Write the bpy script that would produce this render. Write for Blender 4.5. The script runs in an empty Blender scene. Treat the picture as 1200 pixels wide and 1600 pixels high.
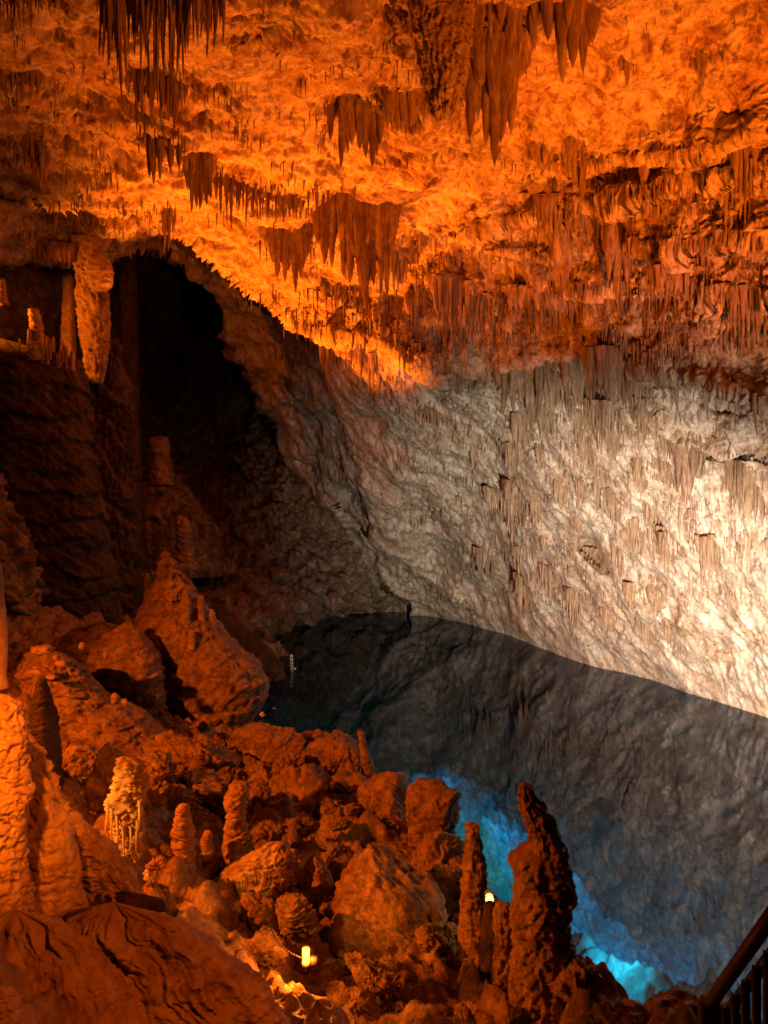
import bpy, math, re
import numpy as np
from mathutils import Vector

# ------------------------------------------------------------------ camera, world, lamps, exposure
F = 1150.0                       # focal length in pixels of the 1200 px wide frame
CAMZ = 6.0                       # height of the lens above the lake
sc = bpy.context.scene
cam = bpy.data.cameras.new('camera'); cam_o = bpy.data.objects.new('camera', cam)
sc.collection.objects.link(cam_o); sc.camera = cam_o
cam_o.location = (0, 0, CAMZ); cam_o.rotation_euler = (math.radians(90), 0, 0)
cam.sensor_fit = 'HORIZONTAL'; cam.sensor_width = 36; cam.lens = 36*F/1200
cam.clip_start = 0.05; cam.clip_end = 400
w = bpy.data.worlds.new('World'); sc.world = w; w.use_nodes = True
bg = w.node_tree.nodes['Background']
bg.inputs['Color'].default_value = (1.0, 0.36, 0.12, 1); bg.inputs['Strength'].default_value = 0.0025
sc.view_settings.view_transform = 'Standard'; sc.view_settings.look = 'None'
sc.view_settings.exposure = 0; sc.view_settings.gamma = 1
sc.cycles.max_bounces = 5; sc.cycles.diffuse_bounces = 1; sc.cycles.glossy_bounces = 3
sc.cycles.transparent_max_bounces = 6; sc.cycles.use_denoising = True

def at(px, py, Y):
    return Vector(((px-600)/F*Y, Y, CAMZ-(py-800)/F*Y))
def spot(name, loc, target, col, power, size=100, blend=1.0, radius=0.15):
    l = bpy.data.lights.new(name, 'SPOT'); o = bpy.data.objects.new(name, l)
    sc.collection.objects.link(o); o.location = loc
    d = Vector(target)-Vector(loc); o.rotation_euler = d.to_track_quat('-Z', 'Y').to_euler()
    l.color = col; l.energy = power; l.spot_size = math.radians(size); l.spot_blend = blend
    l.shadow_soft_size = radius
    return o
ORANGE = (1.0, 0.185, 0.006); RED = (1.0, 0.15, 0.004); AMBER = (1.0, 0.33, 0.03); WARM = (1.0, 0.84, 0.66); TURQ = (0.03, 0.62, 0.85)
# floodlights of the show cave: on the shore behind the boulders, on the platform to the right, under water; plus a few added fill spots
spot('orange_flood_or_fill', (-4.6, 19.5, 1.6), (-0.4, 17.0, 14.0), ORANGE, 17500, 75, 0.9, 0.2)
spot('orange_flood_or_fill', (-7.6, 27.0, 2.6), (-3.5, 24.4, 15), ORANGE, 33000, 66, 0.35, 0.2)
spot('orange_flood_or_fill', (-14.6, 24.0, 12.8), (-10.6, 27.2, 13.0), ORANGE, 1700, 76, 0.8, 0.08)
spot('orange_flood_or_fill', (5.2, 6.0, 3.0), (0.4, 12.5, 12.6), ORANGE, 6500, 74, 1.0, 0.15)  # fill spot added to light the camera side of the stalactites
spot('orange_flood_or_fill', (7.0, 7.5, 3.2), (5.2, 14.6, 13.7), ORANGE, 12500, 54, 1.0, 0.15)
spot('orange_flood_or_fill', (-9.6, 4.6, 7.4), (-0.8, 12.3, 1.2), RED, 9000, 68, 0.7, 0.1)
spot('orange_flood_or_fill', (2.6, 1.2, 7.4), (-1.3, 4.6, 3.2), RED, 850, 54, 1.0, 0.1)  # unseen fill spot added to brighten the bottom left flowstone
spot('orange_flood_or_fill', (-1.1, 1.3, 6.6), (-2.95, 4.3, 4.5), ORANGE, 2200, 37, 0.8, 0.05)
spot('orange_flood_or_fill', (-3.3, 5.2, 4.3), (-2.3, 6.5, 3.2), AMBER, 420, 36, 0.8, 0.04)
spot('white_flood_or_fill', (3.6, 9.2, 0.4), (8.7, 25.0, 2.9), WARM, 22000, 78, 1.0, 0.15)
spot('white_flood_or_fill', (8.2, 8.4, 1.2), (8.2, 17.4, 7.6), WARM, 2700, 62, 1.0, 0.15)
spot('white_flood_or_fill', (10.5, 12.5, 0.6), (10.4, 24.0, 0.9), WARM, 3400, 74, 1.0, 0.15)
spot('lake_lamp', (3.35, 10.4, -0.06), (3.45, 10.9, -0.9), TURQ, 95, 165, 1.0, 0.1)
spot('lake_lamp', (2.0, 15.2, -0.2), (2.4, 17.0, -1.6), (0.04, 0.5, 0.5), 200, 140, 1.0, 0.1)
spot('lake_lamp', (1.4, 19.6, -0.15), (1.9, 21.8, -1.9), (0.02, 0.26, 0.52), 190, 160, 1.0, 0.1)
spot('lake_lamp', (5.2, 13.2, -0.2), (6.0, 14.2, -3.5), (0.02, 0.26, 0.6), 650, 160, 1.0, 0.2)
spot('white_flood_or_fill', (3.6, 9.2, 0.4), (-3.47, 27.8, 0.35), WARM, 3000, 5, 0.8, 0.1)  # extra narrow beam added only to brighten the depth gauge
spot('lake_lamp', (3.2, 16.6, -0.15), (3.9, 18.4, -2.2), (0.03, 0.30, 0.62), 300, 160, 1.0, 0.1)
spot('lake_lamp', (2.8, 13.0, -0.3), (4.5, 14.6, -3.0), (0.03, 0.34, 0.5), 420, 150, 1.0, 0.1)

# ------------------------------------------------------------------ numpy noise
def _h(ix, iy, iz, seed):
    h = (ix.astype(np.uint32)*np.uint32(73856093)) ^ (iy.astype(np.uint32)*np.uint32(19349663)) ^ (iz.astype(np.uint32)*np.uint32(83492791)) ^ np.uint32((seed*2654435761) & 0xffffffff)
    h ^= h >> np.uint32(15); h *= np.uint32(0x85ebca6b); h ^= h >> np.uint32(13); h *= np.uint32(0xc2b2ae35); h ^= h >> np.uint32(16)
    return h
_r = np.random.RandomState(5); _G = _r.normal(size=(256, 3)); _G /= np.linalg.norm(_G, axis=1)[:, None]; _G = (_G*1.5).astype(np.float32)
def pn(P, seed=0):
    """gradient noise of points P (N,3), about -1..1"""
    i = np.floor(P); f = (P-i).astype(np.float32); i = i.astype(np.int64)
    u = f*f*f*(f*(f*6-15)+10); out = np.zeros(len(P), np.float32)
    for dx in (0, 1):
        wx = u[:, 0] if dx else 1-u[:, 0]
        for dy in (0, 1):
            wy = u[:, 1] if dy else 1-u[:, 1]
            for dz in (0, 1):
                wz = u[:, 2] if dz else 1-u[:, 2]
                g = _G[_h(i[:, 0]+dx, i[:, 1]+dy, i[:, 2]+dz, seed) & np.uint32(255)]
                out += wx*wy*wz*(g[:, 0]*(f[:, 0]-dx)+g[:, 1]*(f[:, 1]-dy)+g[:, 2]*(f[:, 2]-dz))
    return out
def fbm(P, octs=4, seed=0, gain=0.5, lac=2.1):
    a = 1.0; s = 0; Q = P.copy()
    for k in range(octs):
        s = s+a*pn(Q, seed+k*7); a *= gain; Q = Q*lac+3.7
    return s
def ridged(P, octs=4, seed=0, gain=0.5, lac=2.1):
    a = 1.0; s = 0; Q = P.copy()
    for k in range(octs):
        s = s+a*(1-2*np.abs(pn(Q, seed+k*7))*1.3); a *= gain; Q = Q*lac+1.3
    return s
def voro(P, seed=0):
    """F1, F2 distance of cellular noise"""
    i = np.floor(P).astype(np.int64); f = (P-i).astype(np.float32)
    d1 = np.full(len(P), 9, np.float32); d2 = d1.copy()
    for dx in (-1, 0, 1):
        for dy in (-1, 0, 1):
            for dz in (-1, 0, 1):
                h = _h(i[:, 0]+dx, i[:, 1]+dy, i[:, 2]+dz, seed)
                a = (h & np.uint32(1023)).astype(np.float32)/1023; b = ((h >> np.uint32(10)) & np.uint32(1023)).astype(np.float32)/1023
                c = ((h >> np.uint32(20)) & np.uint32(1023)).astype(np.float32)/1023
                d = (a+dx-f[:, 0])**2+(b+dy-f[:, 1])**2+(c+dz-f[:, 2])**2
                n = d < d1; d2 = np.where(n, d1, np.minimum(d2, d)); d1 = np.where(n, d, d1)
    return np.sqrt(d1), np.sqrt(d2)
def sstep(x): x = np.clip(x, 0, 1); return x*x*(3-2*x)
def rbf(pts, vals, q, smooth=0.0):
    pts = np.asarray(pts, float); vals = np.asarray(vals, float); n = len(pts)
    A = np.linalg.norm(pts[:, None]-pts[None], axis=2); A = A+np.eye(n)*smooth
    M = np.zeros((n+1, n+1)); M[:n, :n] = A; M[:n, n] = 1; M[n, :n] = 1
    sol = np.linalg.solve(M, np.append(vals, 0)); out = np.full(len(q), sol[n])
    for k in range(n): out += sol[k]*np.sqrt((q[:, 0]-pts[k, 0])**2+(q[:, 1]-pts[k, 1])**2)
    return out

# ------------------------------------------------------------------ mesh helpers
def link_mesh(name, V, Fq, mat=None, parent=None, loc=None, smooth=True):
    """V (N,3) world coordinates, Fq (M,4) or list of arrays of faces; origin goes to loc"""
    V = np.asarray(V, np.float32)
    if loc is not None: V = V-np.asarray(loc, np.float32)
    me = bpy.data.meshes.new(name)
    Fs = Fq if isinstance(Fq, list) else [Fq]
    Fs = [np.asarray(f, np.int32) for f in Fs if len(f)]
    tot = sum(len(f) for f in Fs); loops = np.concatenate([f.ravel() for f in Fs])
    sizes = np.concatenate([np.full(len(f), f.shape[1], np.int32) for f in Fs])
    starts = np.concatenate([[0], np.cumsum(sizes)[:-1]]).astype(np.int32)
    me.vertices.add(len(V)); me.vertices.foreach_set('co', V.ravel())
    me.loops.add(len(loops)); me.loops.foreach_set('vertex_index', loops)
    me.polygons.add(tot); me.polygons.foreach_set('loop_start', starts); me.polygons.foreach_set('loop_total', sizes)
    me.polygons.foreach_set('use_smooth', np.full(tot, smooth))
    me.update(calc_edges=True); me.validate()
    if mat: me.materials.append(mat)
    o = bpy.data.objects.new(name, me); sc.collection.objects.link(o)
    if loc is not None: o.location = loc
    if parent:
        o.parent = parent
        o.location = Vector(o.location)-Vector(parent.location)
    return o
def tag(o, label, cat, group=None):
    o['label'] = label; o['category'] = cat
    if group: o['group'] = group
    return o
def struct(o): o['kind'] = 'structure'; return o
def empty(name, loc, label, cat, group=None):
    o = bpy.data.objects.new(name, None); sc.collection.objects.link(o); o.location = loc; o.empty_display_size = 0.2
    return tag(o, label, cat, group)
class MB:
    def __init__(s): s.V = []; s.Q = []; s.T = []; s.n = 0
    def add(s, V, Q=None, T=None):
        s.V.append(np.asarray(V, np.float32))
        if Q is not None and len(Q): s.Q.append(np.asarray(Q)+s.n)
        if T is not None and len(T): s.T.append(np.asarray(T)+s.n)
        s.n += len(V)
    def build(s, name, mat, parent=None, loc=None, smooth=True):
        fs = []
        if s.Q: fs.append(np.concatenate(s.Q))
        if s.T: fs.append(np.concatenate(s.T))
        return link_mesh(name, np.concatenate(s.V), fs, mat, parent, loc, smooth)
def grid_faces(ny, nx):
    i = (np.arange(ny-1)[:, None]*nx+np.arange(nx-1)[None]).ravel()
    return np.stack([i, i+nx, i+nx+1, i+1], 1)
def submesh(V, Fq, mask):
    f = Fq[mask]; used = np.unique(f); m = np.zeros(len(V), np.int32); m[used] = np.arange(len(used)); return V[used], m[f]

# ------------------------------------------------------------------ materials
def N(nt, typ, **kw):
    n = nt.nodes.new(typ)
    for k, v in kw.items():
        if k.startswith('i_'): n.inputs[k[2:]].default_value = v
        else: setattr(n, k, v)
    return n
def rock_mat(name, dark, mid, light, scale=1.0, stretch=1.0, rough=0.75, bump=0.6, bdist=0.05, spec=0.3, contrast=1.0, tilt=0.0, stain=0.0):
    m = bpy.data.materials.new(name); m.use_nodes = True; nt = m.node_tree; L = nt.links
    b = nt.nodes['Principled BSDF']; b.inputs['Specular IOR Level'].default_value = spec
    tc = N(nt, 'ShaderNodeTexCoord'); mp = N(nt, 'ShaderNodeMapping'); mp.inputs['Scale'].default_value = (scale, scale, scale/stretch)
    mp.inputs['Rotation'].default_value = (0, tilt, 0)
    L.new(tc.outputs['Object'], mp.inputs['Vector'])
    n0 = N(nt, 'ShaderNodeTexNoise'); n0.inputs['Scale'].default_value = 0.9; n0.inputs['Detail'].default_value = 3
    L.new(mp.outputs[0], n0.inputs['Vector'])
    n1 = N(nt, 'ShaderNodeTexNoise'); n1.inputs['Scale'].default_value = 1.7; n1.inputs['Detail'].default_value = 9; n1.inputs['Roughness'].default_value = 0.68; n1.inputs['Distortion'].default_value = 0.7
    L.new(mp.outputs[0], n1.inputs['Vector'])
    n2 = N(nt, 'ShaderNodeTexNoise'); n2.inputs['Scale'].default_value = 7.0; n2.inputs['Detail'].default_value = 8; n2.inputs['Roughness'].default_value = 0.7; n2.inputs['Distortion'].default_value = 0.4
    L.new(mp.outputs[0], n2.inputs['Vector'])
    ad = N(nt, 'ShaderNodeMix', data_type='FLOAT'); ad.inputs[0].default_value = 0.42
    L.new(n1.outputs['Fac'], ad.inputs[2]); L.new(n2.outputs['Fac'], ad.inputs[3])
    cr = N(nt, 'ShaderNodeValToRGB'); e = cr.color_ramp.elements; c = 0.16/contrast
    e[0].position = 0.5-c*0.9; e[0].color = (*dark, 1); e[1].position = 0.5+c*0.6; e[1].color = (*light, 1)
    k = e.new(0.5-c*0.12); k.color = (*mid, 1)
    L.new(ad.outputs[0], cr.inputs[0])
    # broad tint variation
    cr2 = N(nt, 'ShaderNodeValToRGB'); e = cr2.color_ramp.elements; e[0].position = 0.35; e[0].color = (0.52, 0.42, 0.33, 1); e[1].position = 0.62; e[1].color = (1, 1, 1, 1)
    L.new(n0.outputs['Fac'], cr2.inputs[0])
    mx = N(nt, 'ShaderNodeMix', data_type='RGBA', blend_type='MULTIPLY'); mx.inputs[0].default_value = 0.8
    L.new(cr.outputs[0], mx.inputs[6]); L.new(cr2.outputs[0], mx.inputs[7]); last = mx.outputs[2]
    if stain:
        for k, (scl, lo, hi, colr) in enumerate([((2.6, 2.6, .38), .50, .62, (.50, .33, .21, 1)), ((.55, .55, .4), .52, .66, (.78, .58, .36, 1)), ((5.5, 5.5, .8), .54, .64, (.42, .28, .2, 1))]):
            m2 = N(nt, 'ShaderNodeMapping'); m2.inputs['Scale'].default_value = scl; m2.inputs['Rotation'].default_value = (0, .12, 0); m2.inputs['Location'].default_value = (k*5.3, k*2.1, k)
            L.new(tc.outputs['Object'], m2.inputs['Vector'])
            ns = N(nt, 'ShaderNodeTexNoise'); ns.inputs['Scale'].default_value = 1; ns.inputs['Detail'].default_value = 6; ns.inputs['Roughness'].default_value = .6; ns.inputs['Distortion'].default_value = .5
            L.new(m2.outputs[0], ns.inputs['Vector'])
            ma = N(nt, 'ShaderNodeMapRange'); ma.inputs[1].default_value = lo; ma.inputs[2].default_value = hi; ma.inputs[3].default_value = 0; ma.inputs[4].default_value = stain
            L.new(ns.outputs['Fac'], ma.inputs[0]); mm = N(nt, 'ShaderNodeMix', data_type='RGBA', blend_type='MULTIPLY'); mm.inputs[7].default_value = colr
            L.new(ma.outputs[0], mm.inputs[0]); L.new(last, mm.inputs[6]); last = mm.outputs[2]
    L.new(last, b.inputs['Base Color'])
    rr = N(nt, 'ShaderNodeMapRange'); rr.inputs[3].default_value = rough-0.2; rr.inputs[4].default_value = min(1, rough+0.15)
    L.new(n2.outputs['Fac'], rr.inputs[0]); L.new(rr.outputs[0], b.inputs['Roughness'])
    # bump: tattered crust and pits
    v = N(nt, 'ShaderNodeTexVoronoi'); v.inputs['Scale'].default_value = 5.5; v.inputs['Randomness'].default_value = 1
    L.new(mp.outputs[0], v.inputs['Vector'])
    n3 = N(nt, 'ShaderNodeTexNoise'); n3.inputs['Scale'].default_value = 16; n3.inputs['Detail'].default_value = 6; n3.inputs['Roughness'].default_value = 0.7
    L.new(mp.outputs[0], n3.inputs['Vector'])
    s1 = N(nt, 'ShaderNodeMath', operation='MULTIPLY_ADD'); L.new(v.outputs['Distance'], s1.inputs[0]); s1.inputs[1].default_value = 0.35; L.new(n2.outputs['Fac'], s1.inputs[2])
    s2 = N(nt, 'ShaderNodeMath', operation='MULTIPLY_ADD'); L.new(n3.outputs['Fac'], s2.inputs[0]); s2.inputs[1].default_value = 0.45; L.new(s1.outputs[0], s2.inputs[2])
    bp = N(nt, 'ShaderNodeBump'); bp.inputs['Strength'].default_value = bump; bp.inputs['Distance'].default_value = bdist
    mr = N(nt, 'ShaderNodeMapRange'); mr.inputs[1].default_value = .38; mr.inputs[2].default_value = .6; mr.inputs[3].default_value = bump*.3; mr.inputs[4].default_value = min(1, bump*1.25)
    L.new(n0.outputs['Fac'], mr.inputs[0]); L.new(mr.outputs[0], bp.inputs['Strength'])
    L.new(s2.outputs[0], bp.inputs['Height']); L.new(bp.outputs[0], b.inputs['Normal'])
    return m
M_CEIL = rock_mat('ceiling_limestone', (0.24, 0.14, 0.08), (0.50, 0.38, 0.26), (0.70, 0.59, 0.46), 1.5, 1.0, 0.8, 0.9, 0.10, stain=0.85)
M_WALL = rock_mat('wall_limestone', (0.24, 0.16, 0.11), (0.56, 0.47, 0.38), (0.80, 0.73, 0.64), 2.0, 2.2, 0.75, 0.9, 0.09, contrast=1.15, tilt=0.35, stain=0.35)
M_SHADED = rock_mat('shade_darkened_limestone', (0.02, 0.013, 0.009), (0.05, 0.033, 0.022), (0.12, 0.085, 0.06), 0.9, 1.5, 0.7, 0.7, 0.1)  # rock darkened in its colour to stand in for deep shade
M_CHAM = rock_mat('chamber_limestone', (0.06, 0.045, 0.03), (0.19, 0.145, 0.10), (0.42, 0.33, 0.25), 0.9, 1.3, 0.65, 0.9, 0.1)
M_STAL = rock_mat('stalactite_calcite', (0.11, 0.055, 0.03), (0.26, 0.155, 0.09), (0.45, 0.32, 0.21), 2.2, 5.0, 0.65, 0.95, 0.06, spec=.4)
M_FLOW = rock_mat('flowstone_calcite', (0.22, 0.13, 0.08), (0.38, 0.25, 0.16), (0.55, 0.4, 0.27), 2.5, 1.8, 0.6, 0.6, 0.03, spec=0.45)
M_BOUL = rock_mat('boulder_limestone', (0.11, 0.065, 0.04), (0.27, 0.17, 0.11), (0.46, 0.32, 0.22), 2.6, 1.0, 0.55, 1.0, 0.07, spec=0.6, contrast=1.3)
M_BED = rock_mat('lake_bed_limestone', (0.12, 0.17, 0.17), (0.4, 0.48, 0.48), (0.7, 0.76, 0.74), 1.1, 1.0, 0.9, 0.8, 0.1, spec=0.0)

# ------------------------------------------------------------------ the cave shell: ceiling, far wall, dark chamber
def curve(pts, x):
    p = np.array(pts, float); return np.interp(x, p[:, 0], p[:, 1])
LIP = [(-1500, 180), (-400, 250), (0, 285), (60, 300), (140, 305), (200, 322), (260, 350), (310, 380), (345, 402), (380, 440), (420, 472), (450, 508), (520, 522), (590, 540), (650, 568), (700, 590), (760, 600), (3000, 600)]
ARCH = [(-1500, 420), (-400, 400), (0, 395), (60, 410), (110, 420), (160, 400), (200, 392), (240, 392), (290, 410), (325, 440), (345, 480), (370, 540), (395, 600), (430, 680), (480, 750), (540, 830), (600, 905), (632, 948), (650, 1400), (3000, 1500)]
WATERLINE = [(-2000, 958), (600, 958), (650, 960), (700, 966), (760, 980), (800, 993), (860, 1018), (900, 1035), (960, 1047), (1000, 1058), (1100, 1087), (1160, 1108), (1200, 1122), (1500, 1210), (3000, 1500)]
def plane_Y(px, py):
    dx = (px-600)/F; dz = (800-py)/F
    den = 0.46+0.89*dx+0.6*dz
    return np.clip(16.5/np.maximum(den, 0.2), 3, 60)
def softmin(a, b, k): return -k*np.log(np.exp(-a/k)+np.exp(-b/k))
def ledge(px, py, pts, A, decay, x0, x1, fade=60, w=5):
    c = curve(pts, px); d = c-py
    return -A*sstep(d/w+0.5)*np.exp(-np.maximum(d, 0)/decay)*sstep((px-x0)/fade)*sstep((x1-px)/fade)
def shell_Y(px, py):
    n = len(px); P2 = np.stack([px/90, py/90, np.zeros(n)], 1)
    jx = px+10*pn(P2, 3)+5*pn(P2*3, 4); jy = py+9*pn(P2, 1)+6*pn(P2*2.7, 2)+3*pn(P2*7, 5)
    dz = np.maximum((800-py)/F, 0.02); Yc = np.clip(8.5/dz, 3, 200)
    # scale the depth so the wall meets the water where the shoreline runs
    wl = sum(curve(WATERLINE, px+o_) for o_ in (-45, -30, -15, 0, 15, 30, 45))/7; fac = (6*F/(wl-800))/plane_Y(px, wl)
    Yw = plane_Y(px, py)*(1+(fac-1)*sstep((py-560)/300)*sstep((px-540)/80))
    Y1 = softmin(Yc, Yw, 1.2)
    bul = 4.0*np.exp(-np.maximum(curve(LIP, jx)-jy, 0)/95)*sstep((px-330)/120)*sstep((830-px)/200)
    Y1 = Y1-bul
    # lower ceiling at the left and the wall under the lip
    cp = [(0, 300, 24), (0, 400, 27), (100, 330, 25.5), (100, 395, 29), (200, 350, 27.5), (230, 385, 31), (300, 380, 31), (330, 420, 34), (360, 480, 36.5), (-400, 300, 20), (-400, 400, 22), (-1500, 300, 14)]
    for x, y in ((450, 510), (450, 620), (450, 750), (540, 600), (540, 760), (540, 900), (640, 640), (640, 800), (640, 950), (380, 560), (420, 660), (700, 560), (700, 700)):
        cp.append((x, y, float(plane_Y(np.array([x]), np.array([y]))[0])))
    cp = np.array(cp); Yl = rbf(cp[:, :2], cp[:, 2], np.stack([px, py], 1))
    k = sstep((px-560)/120); Y1b = Yl*(1-k)+Yw*k
    s = sstep((jy-curve(LIP, jx))/7+0.5); Y = Y1*(1-s)+Y1b*s
    # dark chamber and debris slope
    c2 = np.array([(200, 420, 50), (300, 450, 52), (340, 520, 52), (250, 600, 55), (350, 700, 52), (250, 750, 48), (300, 850, 42), (400, 850, 42), (500, 900, 41), (425, 700, 45), (400, 640, 48), (480, 780, 42.6), (540, 860, 42), (600, 915, 42.6), (380, 760, 46),
          (150, 650, 40), (50, 600, 32), (0, 500, 28), (0, 700, 26), (0, 900, 21), (100, 900, 27), (200, 900, 34), (400, 960, 36), (445, 985, 37.3), (500, 972, 40.1), (550, 958, 43.6), (620, 950, 43.9),
          (380, 1020, 31), (432, 1045, 28), (450, 1006, 38), (520, 985, 42.5), (560, 980, 44.5), (300, 1000, 32), (200, 1000, 28), (0, 1000, 22), (0, 1200, 18), (-400, 800, 18), (-400, 500, 20), (-1500, 800, 10), (-400, 1100, 14),
          (100, 430, 34), (60, 500, 33), (150, 480, 38), (640, 1100, 44), (450, 1100, 30), (300, 1100, 27)])
    Y2 = rbf(c2[:, :2], c2[:, 2], np.stack([px, py], 1))
    s = sstep((jy-curve(ARCH, jx))/7+0.5); Y = Y*(1-s)+Y2*s
    # ledges
    Y = Y+ledge(jx, jy, [(600, 245), (780, 240), (850, 247), (900, 250), (1000, 250), (1100, 240), (1200, 215), (1500, 150)], 0.7, 220, 740, 1800)
    Y = Y+ledge(jx, jy, [(540, 310), (600, 345), (650, 362), (690, 378), (740, 370), (800, 350), (860, 338), (900, 330), (960, 320), (1035, 300), (1100, 290), (1200, 262), (1400, 200)], 1.0, 50, 540, 1800)
    Y = Y+ledge(jx, jy, [(640, 425), (700, 400), (780, 395), (860, 410), (950, 385), (1050, 395), (1200, 380)], 0.5, 40, 650, 1500)
    Y = Y+ledge(jx, jy, [(640, 470), (760, 450), (880, 460), (1000, 445), (1200, 470)], 0.4, 40, 700, 1500)
    Y = Y+ledge(jx, jy, [(700, 560), (790, 572), (850, 557), (930, 552), (1000, 580), (1100, 600), (1200, 640)], 0.9, 45, 740, 1500)
    Y = Y+ledge(jx, jy, [(900, 660), (960, 655), (1040, 660), (1075, 700), (1200, 722)], 0.5, 40, 930, 1500)
    Y = Y+ledge(jx, jy, [(460, 700), (520, 740), (600, 830), (700, 900)], 0.6, 30, 470, 640)
    Y = Y+ledge(jx, jy, [(0, 150), (130, 190), (260, 200), (400, 260), (520, 290)], 0.6, 60, -400, 560)
    Y = Y+ledge(jx, jy, [(300, 90), (420, 60), (640, 110)], 0.5, 50, 350, 700)
    for pts, dp, wd, x0, x1 in (([(770, 585), (790, 574), (850, 559), (930, 554), (950, 560)], .7, 4, 775, 945), ([(960, 694), (1000, 694), (1075, 700), (1130, 710), (1210, 722)], .6, 3, 950, 1300),
            ([(1030, 640), (1046, 650), (1060, 668), (1068, 692)], .5, 4, 1030, 1070), ([(455, 690), (520, 762), (560, 830), (600, 890), (625, 935)], .3, 4, 450, 640), ([(1050, 612), (1110, 640), (1200, 660)], .5, 3, 1040, 1300),
            ([(700, 590), (780, 640), (900, 760), (960, 860)], .2, 3, 690, 970), ([(640, 660), (720, 760), (760, 850)], .2, 3, 640, 765)):
        Y = Y+dp*np.exp(-((jy-curve(pts, jx))/wd)**2)*sstep((px-x0)/15)*sstep((x1-px)/15)
    # the hollow low in the bright wall
    Y = Y+1.3*np.exp(-(((jx-930)/24)**2+((jy-868-(jx-930)*.5)/13)**2))+.8*np.exp(-(((jx-1110)/16)**2+((jy-1006-(jx-1110)*.4)/7)**2))
    Y = Y+1.2*np.exp(-(((jx-1145)/18)**2+((jy-168)/10)**2))+1.0*np.exp(-(((jx-392)/14)**2+((jy-322)/9)**2))+1.0*np.exp(-(((jx-975)/16)**2+((jy-296)/7)**2))
    return Y
xs = np.concatenate([np.linspace(-1500, -300, 60, endpoint=False), np.linspace(-300, -16, 90, endpoint=False), np.arange(-16, 1218, 2.0), np.linspace(1220, 1500, 90, endpoint=False), np.linspace(1500, 2700, 50)])
ys = np.concatenate([np.linspace(-1300, -200, 50, endpoint=False), np.linspace(-200, -10, 60, endpoint=False), np.arange(-10, 1140, 2.0), np.linspace(1142, 1500, 50)])
nx, ny = len(xs), len(ys)
PX, PY = np.meshgrid(xs, ys); pxr = PX.ravel(); pyr = PY.ravel()
Yb = shell_Y(pxr, pyr)
P = np.stack([(pxr-600)/F*Yb, Yb, CAMZ-(pyr-800)/F*Yb], 1)
def normals(P):
    G = P.reshape(ny, nx, 3); du = np.gradient(G, axis=1); dv = np.gradient(G, axis=0)
    n = np.cross(dv, du); n /= np.linalg.norm(n, axis=2)[..., None]+1e-9; return n.reshape(-1, 3)
nr = normals(P)
view = np.array([0, 0, CAMZ])-P; view /= np.linalg.norm(view, axis=1)[:, None]
nr = nr*np.sign((nr*view).sum(1))[:, None]
nr = nr*0.6+view*0.4; nr /= np.linalg.norm(nr, axis=1)[:, None]
q = P*np.array([1, 1, 1.0])
big = fbm(P/3.2, 3, 11)
warp = np.stack([fbm(P/1.1, 2, 31), fbm(P/1.1, 2, 32), fbm(P/1.1, 2, 33)], 1)
Q = P+warp*0.35
v1, v2 = voro(Q/1.0, 51)
sc1 = v1*v1                                # scallops
mid = ridged(Q/1.5, 4, 71)
# drip-like fluting down the lower walls
D = np.stack([P[:, 0]/0.42+0.5*warp[:, 0], P[:, 1]/0.42, P[:, 2]/2.6+0.25*P[:, 0]], 1)
flute = ridged(D, 3, 91)
small = fbm(Q/0.28, 3, 111, 0.6)
pit = np.clip(fbm(Q/0.7, 2, 131)-0.45, 0, 1)
wallness = sstep((pyr-430)/160)*sstep((pxr-430)/80)
dk = sstep((pyr-curve(ARCH, pxr))/30)*sstep((pyr-650)/60)
vb1, vb2 = voro((P+warp*.3)/0.62, 53)
smo = 0.25+0.75*sstep((fbm(P/3.0, 2, 141)+0.25)/0.5)*(1-0.75*sstep((pxr-700)/120)*sstep((255-pyr)/60))*(1-.8*sstep((pxr-560)/50)*sstep((880-pxr)/60)*sstep((pyr-255)/30)*sstep((375-pyr)/30))
tw = P@np.array([0.455, -0.89, 0.0]); dg = 0.8*tw-0.6*P[:, 2]; ac = 0.6*tw+0.8*P[:, 2]
bed = ridged(np.stack([dg/2.6+0.3*warp[:, 0], ac/0.5+0.35*warp[:, 1], P[:, 0]*0], 1), 3, 151)
small = small*smo; mid = mid*(.4+.6*smo); pit = pit*smo; wvar = sstep((fbm(P/2.2, 2, 161)+.3)/.6)
cb = ridged(np.stack([(P[:, 0]*.7+P[:, 1]*.7)/3.5+.3*warp[:, 0], (P[:, 1]*.7-P[:, 0]*.7)/.9+.4*warp[:, 1], P[:, 2]/1.2], 1), 3, 171)
disp = 0.16*cb*(1-wallness)*smo+0.08*bed*wallness*wvar+0.55*big+0.22*(0.6-sc1)*(1-0.85*wallness)+0.12*mid*(1-0.6*wallness)+0.085*flute*wallness*(1.1-wvar)+(0.075-0.045*wallness)*small+0.03*ridged(Q/0.16, 2, 117)-0.7*pit*(1-wallness*0.5)+dk*(0.22*np.clip(vb2-vb1, 0, .5)+0.7*np.clip(v2-v1, 0, .6)*sstep(big+.6)-.2+.18*ridged(Q/.7, 3, 119))
near_water = np.exp(-np.abs(P[:, 2])/0.7)*sstep((pxr-430)/40)
disp = disp*(1-np.where(pxr > 620, .65, .9)*near_water)-.12*near_water*(pxr < 640)
disp *= np.where(Yb > 38, 1.5, 1.0)
P = P+nr*disp[:, None]
SH = P
faces = grid_faces(ny, nx); fc = faces[:, 0]
lipf = curve(LIP, pxr)[fc]; archf = curve(ARCH, pxr)[fc]
bound = np.where(pxr[fc] < 700, np.minimum(lipf, archf), 590-0.0*pxr[fc])
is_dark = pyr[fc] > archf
is_ceil = (~is_dark) & (pyr[fc] < np.where(pxr[fc] < 700, lipf, 600))
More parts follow.
